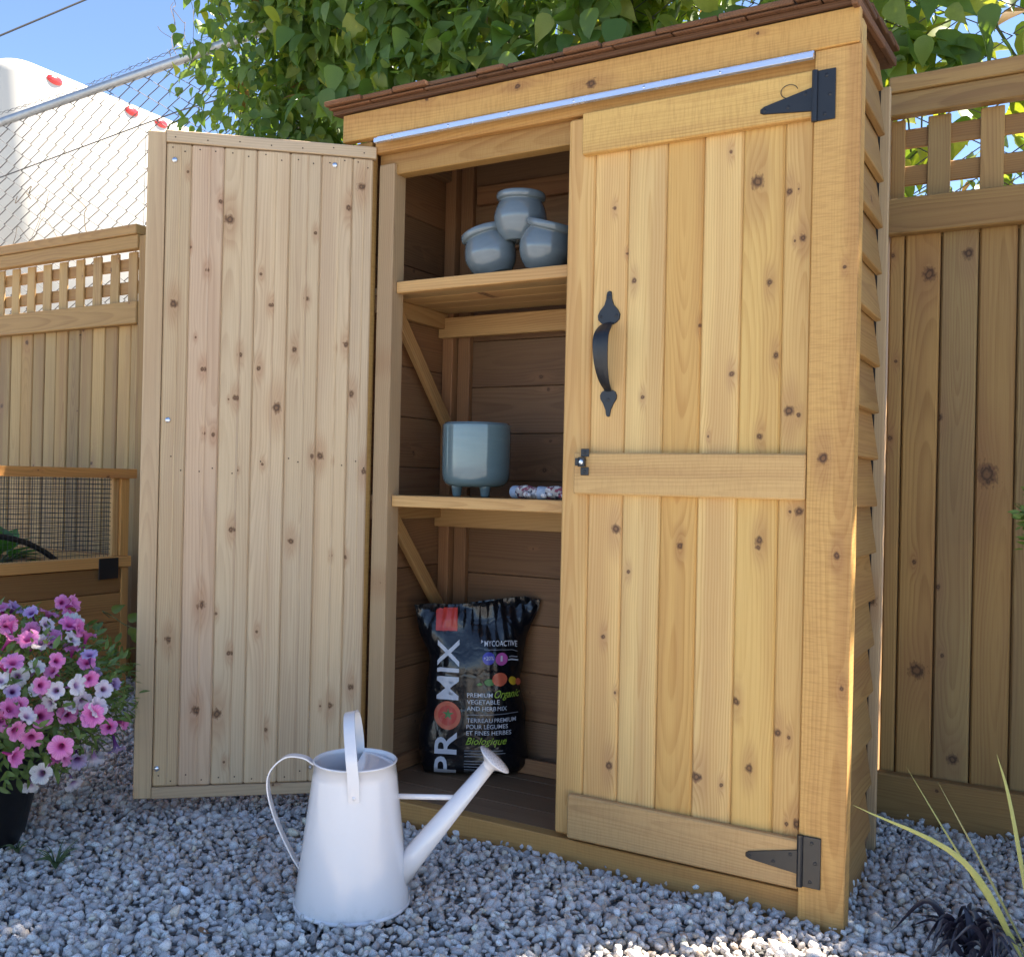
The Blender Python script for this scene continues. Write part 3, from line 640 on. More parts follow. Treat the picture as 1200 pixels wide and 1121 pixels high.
shape([(500, 362), (648, 366), (648, 364), (500, 360)], k_grey, 'rule')
shape(disc(520, 398, 27, 27), k_blue, 'round_badge'); T_OFF = .003; text('+20%', 498, 542, 404, 16, k_white); shape(disc(577, 402, 27, 27), k_pink, 'round_badge'); text('1', 572, 581, 411, 24, k_white)
shape([(606, 410), (652, 404), (652, 398), (606, 404)], k_white, 'small_emblem'); shape([(610, 396), (648, 391), (648, 386), (610, 391)], k_grey, 'small_emblem')
shape(disc(525, 500, 22, 15), k_dgreen, 'pepper_print'); shape(disc(570, 488, 33, 29), k_tom, 'tomato_print', .0018); shape(disc(628, 494, 18, 18), k_yel, 'yellow_print'); shape(disc(654, 494, 14, 15), k_tom, 'orange_print', .0016); shape([(468, 510), (484, 500), (498, 508), (484, 516)], k_dgreen, 'leaf_print')
text('PREMIUM', 430, 540, 563, 18, k_white, bold=.004); text('Organic', 548, 662, 566, 32, k_green, .45, .012)
text('VEGETABLE', 430, 571, 592, 18, k_white, bold=.004); text('AND HERB', 430, 556, 620, 18, k_white, bold=.004); text('MIX', 562, 603, 620, 18, k_white)
shape([(430, 640), (655, 636), (655, 633), (430, 637)], k_grey, 'rule')
text('TERREAU', 430, 542, 670, 18, k_white); text('PREMIUM', 549, 645, 670, 18, k_white, bold=.004); text('POUR L\u00c9GUMES', 430, 610, 697, 18, k_white, bold=.004); text('ET FINES HERBES', 430, 625, 724, 18, k_white, bold=.004)
text('Biologique', 428, 606, 765, 30, k_green, .4, .01)
for k in range(9):
    y = 790 + k * 12 + (8 if k > 2 else 0); e = (590, 600, 520, 580, 600, 595, 470, 590, 560)[k]; shape([(423, y + 3), (e, y + 3), (e, y), (423, y)], k_grey, 'fine_print_line')

# ------------------------------------------------------------------ watering can
t = NT('white_enamel'); P = t.n('TexCoord').outputs['Object']; nz = t.noise(P, 6., 3.); zz = t.sep(P)[2]; du = t.M('MULTIPLY', t.step(t.noise(P, 38., 4., .65), .46, .72), t.step(zz, .0, .05, .28, 0.)); t.set(col=t.mix(du, t.mix(nz, (.80, .745, .72), (.83, .78, .755)), (.42, .37, .31)), rough=t.M('MULTIPLY_ADD', nz, .12, .13), spec=.5, coat=.6, coatr=.06); t.bump(t.noise(P, 14., 1.), .08, .004); m_en = t.m
CC = Vector((.395, -.411, .003)); can = empty('watering_can', CC, 'white enamelled metal watering can with long spout standing on the gravel', 'watering can')
cR = Vector((.866, .5, 0)).normalized(); cB = Vector((-.5, .866, 0))
CM = frame(CC, cR, cB)                       # local x towards the spout, y away from the viewer
RB, RT, HB = .1085, .077, .268
prof = [(.0005, .004), (RB - .006, .003), (RB, .0), (RB + .0022, .001), (RB + .0025, .004), (RB + .001, .007), (RB + .0002, .0074), (RB, .0077)] + [(RB + (RT - RB) * k / 10, .008 + (HB - .008) * k / 10) for k in range(11)] + [(RT + .0025, HB + .0005), (RT + .003, HB + .003), (RT + .001, HB + .0045), (RT - .0015, HB + .003), (RT - .0015, HB - .004)] + [(RB - .003 + (RT - RB) * k / 6, .008 + (HB - .008) * k / 6) for k in range(5, -1, -1)] + [(.0005, .008)]
V, F = lathe(prof, 72); mk('body', V, F, m_en, can, CM, True)
V, F = lathe([(RT - .0025, HB - .012), (RT * .8, HB - .004), (RT * .4, HB + .001), (.001, HB + .002)], 40)      # half lid over the spout side
hv = MB()
nL = 20; Vl = []; Fl = []
for j in range(7):
    f_ = j / 6
    for k in range(nL + 1):
        a = -pi / 2 * 1.05 + pi * 1.05 * k / nL; rr_ = (RT - .002); x = rr_ * math.cos(a) * f_ + .004 * (1 - f_); y = rr_ * math.sin(a)
        Vl.append((x, y, HB - .003 + .006 * math.sin(f_ * pi) * .6 - .004 * f_))
for j in range(6):
    for k in range(nL): Fl.append([j * (nL + 1) + k, j * (nL + 1) + k + 1, (j + 1) * (nL + 1) + k + 1, (j + 1) * (nL + 1) + k])
mk('mouth_cover', Vl, Fl, m_en, can, CM, True)
def strap(name, pts, wdt, th, up):
    V, F = tube(spline(pts, 8), 1., 4, True, (wdt, th), up); return mk(name, V, F, m_en, can, CM, False)
strap('carry_handle', [(.012, -RT - .006, HB - .052), (.010, -RT - .0075, HB - .012), (.004, -RT - .003, HB + .035), (-.006, -.045, HB + .078), (-.012, 0, HB + .092), (-.010, .045, HB + .078), (-.006, RT - .006, HB + .03), (-.004, RT - .002, HB - .006)], .0105, .0012, (0, -1, .2))
strap('side_handle', [(-RT - .001, 0, HB - .006), (-RT - .022, 0, HB + .006), (-RT - .055, 0, HB + .006), (-RT - .083, 0, HB - .020), (-RT - .088, 0, HB - .055), (-RT - .073, 0, HB - .11), (-RT - .042, 0, HB - .175), (-RT - .0235, 0, HB - .205)], .0095, .0013, (0, 0, 1))
V, F = tube([(.088, 0, .048), (.12, 0, .095), (.256, 0, .2655)], [.0225, .022, .0128], 28); mk('spout', V, F, m_en, can, CM, True)
d = Vector((.112, 0, .155)).normalized(); tip = Vector((.252, 0, .2605))
V, F = lathe([(.0126, 0), (.0134, .004), (.0145, .008), (.022, .013), (.034, .020), (.0362, .0218), (.0355, .0226), (.02, .0252), (.0005, .0265)], 36)
d2 = (d + Vector((.10, -.03, -.0))).normalized()
M = CM @ frame(tip, d2.cross(Vector((0, 1, 0))), Vector((0, 1, 0))); 
rose = mk('rose', V, F, m_en, can, CM @ (Matrix.Translation(tip) @ d2.to_track_quat('Z', 'Y').to_matrix().to_4x4()), True)
hl = MB(); Vh, Fh = lathe([(.0002, .0002), (.0011, .0001), (.0012, 0)], 6)
for rr_ in (.008, .016, .024, .031):
    for k in range(int(rr_ * 700)):
        a = 2 * pi * k / int(rr_ * 700); zz = .0265 - .0039 * (rr_ / .0355) ** 2 - .0001; hl.add(Vh, Fh, Matrix.Translation((rr_ * math.cos(a), rr_ * math.sin(a), zz)))
tag(hl.build('sprinkle_hole', m_hole, rose, WM[rose.name].copy()), kind='stuff')
V, F = tube([(RT + .006, 0, .203), (.198, 0, .203)], .0052, 12); mk('spout_brace', V, F, m_en, can, CM, True)
for p in ((.012, -RT - .0078, HB - .044), (-RT - .026, -.0, HB - .198)):
    V, F = lathe([(.0002, .002), (.003, .0016), (.004, 0)], 10); mk('rivet', V, F, m_en, can, CM @ Matrix.Translation(p) @ Matrix.Rotation(pi / 2, 4, 'X'), True)

# ------------------------------------------------------------------ lattice-top fence
FY = .75
KF = [(1.252,1.353,.0186),(1.341,1.397,.0139),(1.281,0.993,.0108),(1.391,0.853,.0279),(1.165,1.408,.0070),(1.177,1.138,.0054),(1.167,0.942,.0077),(1.242,0.358,.0217),(1.328,0.148,.0139),(1.300,0.402,.0062),(1.287,0.571,.0077),(1.231,0.630,.0062)]
def fence(x0, x1, ztop, seam, pitch, label, lat, wlat, knots=False, tintk=1., post_l=True):
    g = empty('lattice_fence', ((x0 + x1) / 2, FY + .02, 0), label, 'fence', None); dz = ztop - 1.845
    xs = [x for x in np.arange(seam - 60 * pitch, x1, pitch) if x > x0 - pitch]
    for x in xs:
        a, b = max(x, x0), min(x + pitch, x1)
        if b - a < .015: continue
        kn = [(z - .765, (xx - (a + b) / 2), r * .8) for xx, z, r in KF if knots and a < xx < b]
        mt = wood('fence_board_wood', (.47, .315, .125), (.33, .20, .075), knots=kn, ring=.006, dirt=.3) if kn else mw_fence
        dy = random.uniform(0, .003)
        bbox('joint_batten', g, b - .014, min(b + .014, x1), FY + .0225, FY + .0232 + .01, .03, 1.45 + dz, mw_fencer, tint=(.45, .4, .36))
        bbox('board', g, a + .002, b - .002, FY + .001 + dy, FY + .019 + dy, .03, 1.50 + dz, mt, tint=tuple(c * tintk for c in jit(.24, .08)), bev=.004)
    def rail(n, z0, z1, y0, y1, tn): bbox(n, g, x0, x1, y0, y1, z0 + dz if z0 > .5 else z0, z1 + dz if z1 > .5 else z1, mw_fencer, 'x', tn, .003)
    k = tintk
    rail('bottom_rail', -.025, .100, FY - .036, FY - .0005, (1.0 * k, .95 * k, .9 * k)); rail('middle_rail', 1.452, 1.542, FY - .036, FY - .0005, (1.05 * k, 1.02 * k, .98 * k))
    rail('top_rail', 1.750, 1.806, FY - .036, FY - .0005, (1.05 * k, 1. * k, .95 * k)); rail('cap_rail', 1.8065, 1.846, FY - .045, FY + .045, (1.15 * k, 1.1 * k, 1.05 * k))
    rail('back_rail', 1.452, 1.542, FY + .0335, FY + .06, (1, 1, 1))
    for (z0, z1) in ((1.678, 1.728), (1.583, 1.634)): rail('lattice_slat', z0, z1, FY + .0105, FY + .019, (1.0 * k, .9 * k, .85 * k))
    for x in np.arange(lat - 60 * wlat, x1, wlat):
        if x < x0 + .01 or x + .05 > x1: continue
        bbox('lattice_slat', g, x, x + .053, FY + .001, FY + .0098, 1.5425 + dz, 1.7495 + dz, mw_fence, tint=tuple(c * 1.12 * k for c in jit(.1, .04)))
    for x in ((x0 - .09, x0 - .002) if post_l else ()), (x1 + .002, x1 + .09):
        if x: bbox('post', g, x[0], x[1], FY - .03, FY + .058, -.05, 1.8 + dz, mw_fencer, tint=(.95 * k, .92 * k, .88 * k))
    bbox('lattice_stile', g, x0 + .001, x0 + .034, FY + .001, FY + .0098, 1.5425 + dz, 1.7495 + dz, mw_fencer, tint=(.85, .8, .75))
    return g
fence(1.155, 3.1, 1.848, 1.193, .0857, 'cedar board fence with lattice top, big dark knots, beside the closed shed door', 1.2425, .1195, True, .78, False)
fence(-1.555, 1.060, 1.82, .0, .0857, 'cedar board fence with lattice top hidden behind the shed', .03, .113, False, .9, False)
fence(-4.2, -1.66, 1.80, -1.655, .0795, 'cedar board fence with lattice top behind the wire-framed raised bed', -1.758, .1105, False, .92, False)

# ------------------------------------------------------------------ raised bed with wire frame
bed = empty('raised_bed', (-1.8, -.1, 0), 'wooden raised garden bed with wire mesh frame beside the open door', 'planter bed')
X1, X0, Y1, Y0 = -1.4, -2.25, .50, -1.0
for z0, z1, tn in ((.382, .470, (.72, .66, .62)), (.278, .3795, (1.15, 1.1, 1.0)), (.160, .2755, (1.05, 1.0, .9)), (.02, .1575, (1, .95, .9))):
    bbox('side_board', bed, X1 - .028, X1 - .004, Y0 + .03, Y1 - .031, z0, z1, mw_bed, 'y', tn); bbox('end_board', bed, X0 + .03, X1 - .032, Y1 - .028, Y1 - .004, z0, z1, mw_bed, 'x', tn); bbox('side_board', bed, X0 + .004, X0 + .028, Y0 + .03, Y1 - .031, z0, z1, mw_bed, 'y', tn)
for (x, y) in ((X1, Y1), (X0 + .045, Y1), (X1, Y0 + .045), (X0 + .045, Y0 + .045)): bbox('corner_post', bed, x - .045, x, y - .03, y, -.02, .4715, mw_bed, tint=(1.35, 1.3, 1.15))
bbox('lower_rail', bed, X1 - .045, X1 + .006, Y0, Y1 + .006, .473, .511, mw_bed, 'y', (1.9, 1.8, 1.5)); bbox('lower_rail', bed, X0, X0 + .045, Y0, Y1 + .006, .473, .511, mw_bed, 'y'); bbox('lower_rail', bed, X0 + .046, X1 - .0455, Y1 - .04, Y1 + .006, .473, .511, mw_bed, 'x', (1.4, 1.3, 1.1))
bbox('top_rail', bed, X1 - .045, X1 + .010, Y0, Y1 + .020, .793, .827, mw_bed, 'y', (1.5, 1.3, 1.05)); bbox('top_rail', bed, X0, X0 + .045, Y0, Y1 + .020, .793, .827, mw_bed, 'y'); bbox('top_rail', bed, X0 + .046, X1 - .0455, Y1 - .03, Y1 + .016, .793, .827, mw_bed, 'x', (1.3, 1.2, 1.))
for (x, y) in ((X1, Y1), (X1, Y0 + .04), (X0 + .04, Y1), (X0 + .04, Y0 + .04)): bbox('frame_stile', bed, x - .036, x - .002, y - .038, y - .002, .5115, .7925, mw_bed, tint=(1.5, 1.4, 1.15))
bbox('frame_stile', bed, X1 - .030, X1 - .012, Y1 - .065, Y1 - .0395, .5115, .7925, mw_intl, tint=(1.35, 1.3, 1.15))
def wiregrid(axis, c, a0, a1, z0, z1, st):
    mb = MB(); r = .0009
    for a in np.arange(a0, a1, st): mb.tube([(c, a, z0), (c, a, z1)] if axis == 'x' else [(a, c, z0), (a, c, z1)], r, 4, False)
    for z in np.arange(z0, z1, st): mb.tube([(c + .0012, a0, z), (c + .0012, a1, z)] if axis == 'x' else [(a0, c + .0012, z), (a1, c + .0012, z)], r, 4, False)
    tag(mb.build('wire_mesh', m_bwire, bed), kind='stuff')
wiregrid('x', X1 - .022, Y0 + .04, Y1 - .045, .505, .798, .0165); wiregrid('x', X0 + .022, Y0 + .04, Y1 - .045, .505, .798, .0165); wiregrid('y', Y1 - .022, X0 + .04, X1 - .04, .505, .798, .0165)
MB().box(X1 + .0065, X1 + .0095, .368, .449, .434, .508).build('corner_plate', m_black, bed)
mb = MB(); mb.box(X0 + .03, X1 - .03, Y0 + .03, Y1 - .03, .40, .455); mb.build('soil', simple('potting_soil', (.035, .025, .018), .95, nz=.5, nsc=60., bump=.8), bed)
hs = spline([(X1 - .10, -.55, .40), (X1 - .11, -.35, .53), (X1 - .11, -.12, .605), (X1 - .11, .02, .60), (X1 - .11, .16, .57), (X1 - .11, .27, .51), (X1 - .11, .33, .44)], 8)
tag(MB().tube(hs, .010, 10).build('garden_hose', simple('black_hose', (.012, .012, .013), .5), smooth=True), 'black irrigation hose arching up inside the raised bed', 'hose')

# ------------------------------------------------------------------ leaves
def leaf_shape(kind):
    """flat leaf of length 1 along +x, folded along the midrib; rows of (x, half width, droop)"""
    rows = {'ovate': [(0, .02, 0), (.07, .19, .0), (.22, .30, -.01), (.45, .27, -.04), (.68, .15, -.10), (.85, .055, -.17), (1, .0, -.25)],
            'lance': [(0, .02, 0), (.15, .13, .01), (.4, .19, -.01), (.7, .13, -.07), (1, 0, -.16)]}[kind]
    V = []; F = []
    for x, w, z in rows: V += [(x, 0, z), (x, w, z + w * .28), (x, -w, z + w * .28)]
    for i in range(len(rows) - 1):
        a, b = 3 * i, 3 * i + 3; F += [(a, b, b + 1), (a, b + 1, a + 1), (a, a + 2, b + 2), (a, b + 2, b)]
    return np.array(V, float), np.array(F)
def leaf_cloud(pos, dirs, nrm, size, kind, tone):
    """many leaves in one numpy mesh: dirs along the leaf, nrm roughly its upper side"""
    V0, F0 = leaf_shape(kind); N = len(pos); d = dirs / np.linalg.norm(dirs, axis=1)[:, None]
    n = nrm - d * (nrm * d).sum(1)[:, None]; n /= np.linalg.norm(n, axis=1)[:, None] + 1e-9; s = np.cross(n, d)
    B = np.stack([d, s, n], 2)
    A = np.einsum('nij,kj->nki', B, V0) * size[:, None, None] + pos[:, None]
    return A.reshape(-1, 3), (F0[None] + (np.arange(N) * len(V0))[:, None, None]).reshape(-1, 3), np.repeat(tone, len(V0), 0)
m_leaf = leafmat('vine_leaf', .44); m_leaf2 = leafmat('garden_leaf', .3); m_stem = simple('green_stem', (.09, .11, .03), .7, nz=.3); m_twig = simple('dry_tendril', (.16, .11, .06), .8, nz=.3)

# ------------------------------------------------------------------ chain-link fence
CY = 1.10
cl = empty('chain_link_fence', (-.5, CY, 0), 'galvanised chain link fence with pipe rail rising behind the cedar fence', 'fence')
def pz(x): return 2.586 + (x + 3.2) * .047
MB().tube([(-5.2, CY, pz(-5.2)), (3.4, CY, pz(3.4))], .021, 14).build('top_rail', m_galv, cl, smooth=True)
for x in (-4.2, -1.19, 2.2): MB().tube([(x, CY - .026, -.02), (x, CY - .026, pz(x) + .02)], .024, 14).build('post', m_galv, cl, smooth=True)
wm = MB(); st = .066
for k, x in enumerate(np.arange(-4.3, 2.9, st)):
    zt = pz(x); n = int((zt - 1.35) / (st * .62)); pts = []
    for j in range(n): 
        sgn = (1 if (j % 2) else -1) * (1 if k % 2 else -1)
        pts.append((x + sgn * st / 2 + random.uniform(-.003, .003), CY + .012 * (1 if (j % 2) == 0 else -1) * 0 + .004 * sgn, zt - j * st * .62 + random.uniform(-.002, .002)))
    wm.tube(pts, .0032, 4, False)
wm.tube([(-5, CY + .01, 2.19), (-3.2, CY + .01, 2.31), (-1.9, CY + .01, 2.425), (-.5, CY + .01, 2.47), (2.5, CY + .01, 2.5)], .0035, 6)
tag(wm.build('wire_mesh', m_wire, cl), kind='stuff')
bw_ = MB()
for ph in (0, pi): bw_.tube([(x, CY + .006 * math.sin(x * 60 + ph), pz(x) + .045 + .012 * math.sin(x * 3) + .006 * math.cos(x * 60 + ph)) for x in np.arange(-4.4, 1, .02)], .0013, 4, False)
for x in np.arange(-4.3, 1, .13):
    for k in range(2): a = random.uniform(0, 6.3); z = pz(x) + .045 + .012 * math.sin(x * 3); q = Vector((math.cos(a), .3, math.sin(a))) * .016; bw_.tube([Vector((x, CY, z)) - q, Vector((x, CY, z)) + q], .001, 4, False)
bw_.build('barbed_wire', m_wire, cl)

# ------------------------------------------------------------------ climbing vine
vine = empty('climbing_vine', (-.2, CY, 0), 'leafy green climbing vine smothering the chain link fence above the shed', 'vine')
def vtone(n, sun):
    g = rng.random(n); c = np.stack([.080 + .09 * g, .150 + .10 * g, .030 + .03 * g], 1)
    y = rng.random(n) < sun; c[y] *= np.array([1.9, 1.4, 1.1]); b = rng.random(n) < .012; c[b] = np.array([.22, .13, .06]); return c  # sun share of leaves coloured brighter and yellower, as if backlit
def vine_leaves(n, x0, x1, zlo, zhi, y0, y1, smin, smax, sun, clump=22, spread=.085):
    nc = max(1, n // clump); cx = rng.uniform(x0, x1, nc); cz = zlo + (zhi - zlo) * rng.random(nc); cy = rng.uniform(y0, y1, nc)
    ok = np.array([edge(a, c) for a, c in zip(cx, cz)]); cx, cy, cz = cx[ok], cy[ok], cz[ok]; nc = len(cx)
    i = np.repeat(np.arange(nc), clump); N = len(i)
    p = np.stack([cx[i], cy[i], cz[i]], 1) + rng.normal(size=(N, 3)) * np.array([spread, spread * .6, spread])
    d = rng.normal(size=(N, 3)) * .6 + np.array([.1, -.35, -.75]); nr = rng.normal(size=(N, 3)) * .55 + np.array([.15, -.7, .75])
    return p, d, nr, rng.uniform(smin, smax, N), vtone(N, sun)
def edge(x, z):
    if x < -1.25:                                                        # left rim of the mass bulges and thins to the sky
        lim = -1.79 + .10 * math.sin(z * 9) + .22 * max(0, z - 2.6) - .22 * max(0, 2.25 - z) * 0 + max(0, 2.35 - z) * 1.1
        if x < lim: return False
    return True
sets = []
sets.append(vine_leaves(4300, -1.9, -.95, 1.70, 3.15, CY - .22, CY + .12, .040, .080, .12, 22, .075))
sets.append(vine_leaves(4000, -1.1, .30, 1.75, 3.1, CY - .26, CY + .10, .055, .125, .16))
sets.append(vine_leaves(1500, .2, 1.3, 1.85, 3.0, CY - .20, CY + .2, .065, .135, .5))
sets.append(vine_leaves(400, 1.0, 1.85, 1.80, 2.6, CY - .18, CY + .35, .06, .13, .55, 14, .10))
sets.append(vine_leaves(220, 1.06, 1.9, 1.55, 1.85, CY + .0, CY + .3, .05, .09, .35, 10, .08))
sets.append(vine_leaves(2200, 1.88, 2.32, 1.9, 3.75, CY - .1, CY + .2, .06, .11, .3))  # unseen leaf column added to keep sun off the side siding
P_, D_, N_, S_, T_ = [np.concatenate([s[k] for s in sets]) for k in range(5)]
# the 300 leaves that show largest are pieces of their own
rel = P_ - np.array(CAM); dep = rel @ np.array(CF); uu = 600 + FPX * (rel @ np.array(CR)) / dep; vv = 560.5 - FPX * (rel @ np.array(CU)) / dep
vis = (uu > 190) & (uu < 1195) & (vv > 3) & (vv < 158) & (P_[:, 1] < CY - .05) & (P_[:, 2] > 1.86)
score = np.where(vis, S_ / dep - (P_[:, 1] - CY) * .03, -1); big_i = np.argsort(-score)[:300]; rest = np.ones(len(P_), bool); rest[big_i] = False
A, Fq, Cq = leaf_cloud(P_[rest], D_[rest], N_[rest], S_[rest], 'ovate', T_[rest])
tag(npmesh('foliage', A, Fq, m_leaf, vine, smooth=True, col=Cq), kind='stuff')
V0, F0 = leaf_shape('ovate'); me0 = None
for i in big_i:
    if score[i] < 0: continue
    M = frame(P_[i], D_[i], np.cross(N_[i], D_[i])) @ Matrix.Scale(float(S_[i]) * 1.08, 4)
    if me0 is None:
        o = npmesh('leaf', V0, F0, m_leaf, vine, M, True, np.ones((len(V0), 3))); me0 = o.data
    else: o = inst('leaf', me0, vine, M)
    o.color = (*[float(c) for c in T_[i]], 1)
stm = MB()
for k in range(46):
    x = random.uniform(-1.8, 1.8); z = random.uniform(1.5, 1.8) if x > -1.3 else random.uniform(1.9, 2.3); pts = []
    for j in range(9):
        pts.append((x, CY + random.uniform(-.14, .1), z)); x += random.uniform(-.11, .11); z += random.uniform(.05, .2)
    MB().tube(spline(pts, 3), random.uniform(.0018, .0045), 5, False).build('stem', m_stem, vine)
tw = MB()
for k in range(6):
    x = random.uniform(-3.2, -1.8); z = random.uniform(1.78, 2.5); pts = []
    for j in range(6): pts.append((x, CY + random.uniform(-.015, .02), z)); x += random.uniform(-.05, .14); z += random.uniform(-.13, .13)
    tw.tube(spline(pts, 4), random.uniform(.0010, .0022), 4, False)
for k in range(5):
    x = -1.85 + random.uniform(-.12, .1); z = 2.62 + random.uniform(0, .1); pts = [(x, CY, z)]
    for j in range(5): x += random.uniform(-.05, .03); z += random.uniform(.02, .07); pts.append((x, CY + random.uniform(-.03, .03), z))
    tw.tube(spline(pts, 4), .0014, 4, False)
tag(tw.build('dry_tendril', m_twig, vine), kind='stuff')

# unseen tree added behind the fence; high crown shaped to shade the gravel
m_bark = simple('bark', (.09, .07, .05), .9, nz=.4, nsc=25., bump=.8)
tr = empty('added_shade_tree', (2.75, 2.5, 0), 'unseen tall slim leafy tree added behind the knotty fence to shade the gravel', 'tree')
mb = MB(); mb.tube(spline([(2.75, 2.5, -.05), (2.78, 2.45, 1.4), (2.74, 2.2, 2.9), (2.66, 1.75, 4.2), (2.6, 1.45, 5.1)], 6), [.10 - .0032 * i for i in range(25)], 12)
mb.build('trunk', m_bark, tr, smooth=True)
CRN = Vector((2.24, 1.55, 5.0))
for k in range(9):
    a = k * .7; mb = MB(); s_ = Vector((2.74 - .012 * k, 2.2 - .07 * k, 2.9 + .2 * k)); e = CRN + Vector((.65 * math.cos(a), .42 * math.sin(a), .3 * math.sin(a * 1.7)))
    mb.tube(spline([s_, (s_ + e) / 2 + Vector((0, 0, .12)), e], 5), [.035 - .0028 * i for i in range(11)], 7); mb.build('limb', m_bark, tr, smooth=True)
N = 3900; u = rng.normal(size=(N, 3)); u /= np.linalg.norm(u, axis=1)[:, None]; rr_ = rng.random(N) ** .45
p = np.array(CRN) + u * rr_[:, None] * np.array([.95, .66, .42]); cl_ = np.sin(p[:, 0] * 5) * np.sin(p[:, 1] * 5.5 + 1) * np.sin(p[:, 2] * 6); kp = cl_ > -.35; p = p[kp]; N = len(p)
A, Fq, Cq = leaf_cloud(p, rng.normal(size=(N, 3)) + np.array([0, 0, -.5]), rng.normal(size=(N, 3)) * .5 + np.array([0, 0, 1.]), rng.uniform(.07, .13, N), 'ovate', vtone(N, .05))
tag(npmesh('crown', A, Fq, m_leaf, tr, smooth=True, col=Cq), kind='stuff')

# ------------------------------------------------------------------ trailer and cable
t = NT('trailer_white'); P = t.n('TexCoord').outputs['Object']; nz = t.noise(t.VM('MULTIPLY', P, (1, 1, .3)), 2.5, 4.); t.set(col=t.mix(nz, (.50, .465, .40), (.60, .57, .51)), rough=.4, spec=.4); m_tr = t.m
trl = empty('box_trailer', (-6.25, 7.5, 0), 'white box trailer with red marker lights parked beyond the fence', 'trailer')
bm = bmesh.new(); bmesh.ops.create_cube(bm, size=1.); bmesh.ops.scale(bm, vec=(2.5, 10.4, 2.75), verts=bm.verts)
bmesh.ops.bevel(bm, geom=[e for e in bm.edges if abs((e.verts[0].co - e.verts[1].co).z) > 1], offset=.22, segments=8, affect='EDGES', profile=.5)
bmesh.ops.bevel(bm, geom=[e for e in bm.edges if min(v.co.z for v in e.verts) > 1.3], offset=.13, segments=6, affect='EDGES', profile=.5)
me = bpy.data.meshes.new('body'); bm.to_mesh(me); bm.free(); me.materials.append(m_tr)
for p in me.polygons: p.use_smooth = True
inst('body', me, trl, Matrix.Translation((-6.25, 2.27 + 5.2, 2.43)))
m_red = simple('red_lens', (.62, .03, .03), .25, coat=.5); m_dark = simple('rubber', (.02, .02, .02), .7)
for y in (2.63, 3.31, 3.60, 4.9, 6.4, 8.5, 10.5):
    V, F = lathe([(.0005, .022), (.03, .02), (.052, .010), (.058, 0)], 20); mk('marker_light', V, F, m_red, trl, Matrix.Translation((-4.999, y, 3.703)) @ Matrix.Rotation(pi / 2, 4, 'Y') @ Matrix.Diagonal((.6, 1.15, 1, 1)), True)
MB().tube([(-5.19, 2.302, 1.1), (-5.19, 2.302, 3.62), (-5.22, 2.33, 3.73)], .012, 6).build('corner_seam', m_dark, trl)
for y in (3.45, 4.65, 5.85, 7.05, 8.25, 9.45, 10.65): MB().box(-5.002, -4.994, y, y + .03, 1.1, 3.62).build('panel_seam', m_tr, trl)
MB().box(-5.004, -4.985, 2.5, 12.4, 1.06, 1.16).build('lower_rail', m_galv, trl)
MB().box(-7.3, -5.2, 2.6, 12.4, .85, 1.052).build('chassis', m_dark, trl)
for y in (9.6, 10.9):
    for x in (-7.25, -5.35):
        V, F = lathe([(.05, -.13), (.30, -.13), (.48, -.11), (.52, -.07), (.52, .07), (.48, .11), (.30, .13), (.05, .13)], 28); mk('wheel', V, F, m_dark, trl, Matrix.Translation((x, y, .50)) @ Matrix.Rotation(pi / 2, 4, 'Y'), True)
for x in (-6.9, -5.6): MB().box(x - .05, x + .05, 3.6, 3.7, -.02, .86).build('landing_leg', m_dark, trl)
a = CAM + ray(0, 42) * 12; b = CAM + ray(100, 0) * 12.6; dd = b - a
tag(MB().tube([a - dd * 6, a - dd * 2, a, b, b + dd * 2, b + dd * 8], .012, 8).build('overhead_cable', m_dark), 'black overhead cable crossing the blue sky', 'cable')

# ------------------------------------------------------------------ petunias
PB = Vector((-.515, -.625, -.004)); 
ptp = empty('flower_pot', PB, 'black tapered plastic pot on the gravel under the petunias', 'pot')
V, F = lathe([(.0005, 0), (.115, 0), (.12, .004), (.165, .215), (.176, .218), (.178, .235), (.172, .238), (.16, .225), (.12, .03), (.0005, .028)], 48); mk('vessel', V, F, simple('black_plastic', (.010, .010, .012), .5), ptp, Matrix.Translation(PB), True)
V, F = lathe([(.0005, .20), (.155, .20)], 24); mk('soil', V, F, simple('pot_soil', (.03, .02, .015), .95, nz=.5, bump=.6), ptp, Matrix.Translation(PB))
pet = empty('petunia_plant', PB + Vector((0, 0, .2)), 'mounded petunia plant with pink and white trumpet flowers spilling over black pot', 'flower plant')
EC = Vector((-.535, -.60, .31)); ER = Vector((.36, .36, .20))
def ell(x, y, f=1.):
    d = ray(x, y); o = CAM - EC; r = ER * f
    A_ = sum((d[i] / r[i]) ** 2 for i in range(3)); B_ = 2 * sum(o[i] * d[i] / r[i] ** 2 for i in range(3)); C_ = sum((o[i] / r[i]) ** 2 for i in range(3)) - 1; D = B_ * B_ - 4 * A_ * C_
    tt = (-B_ - math.sqrt(D)) / (2 * A_) if D > 0 else -B_ / (2 * A_)
    p = CAM + d * tt; q = p - EC; return p, Vector((q.x / r.x ** 2, q.y / r.y ** 2, q.z / r.z ** 2)).normalized()
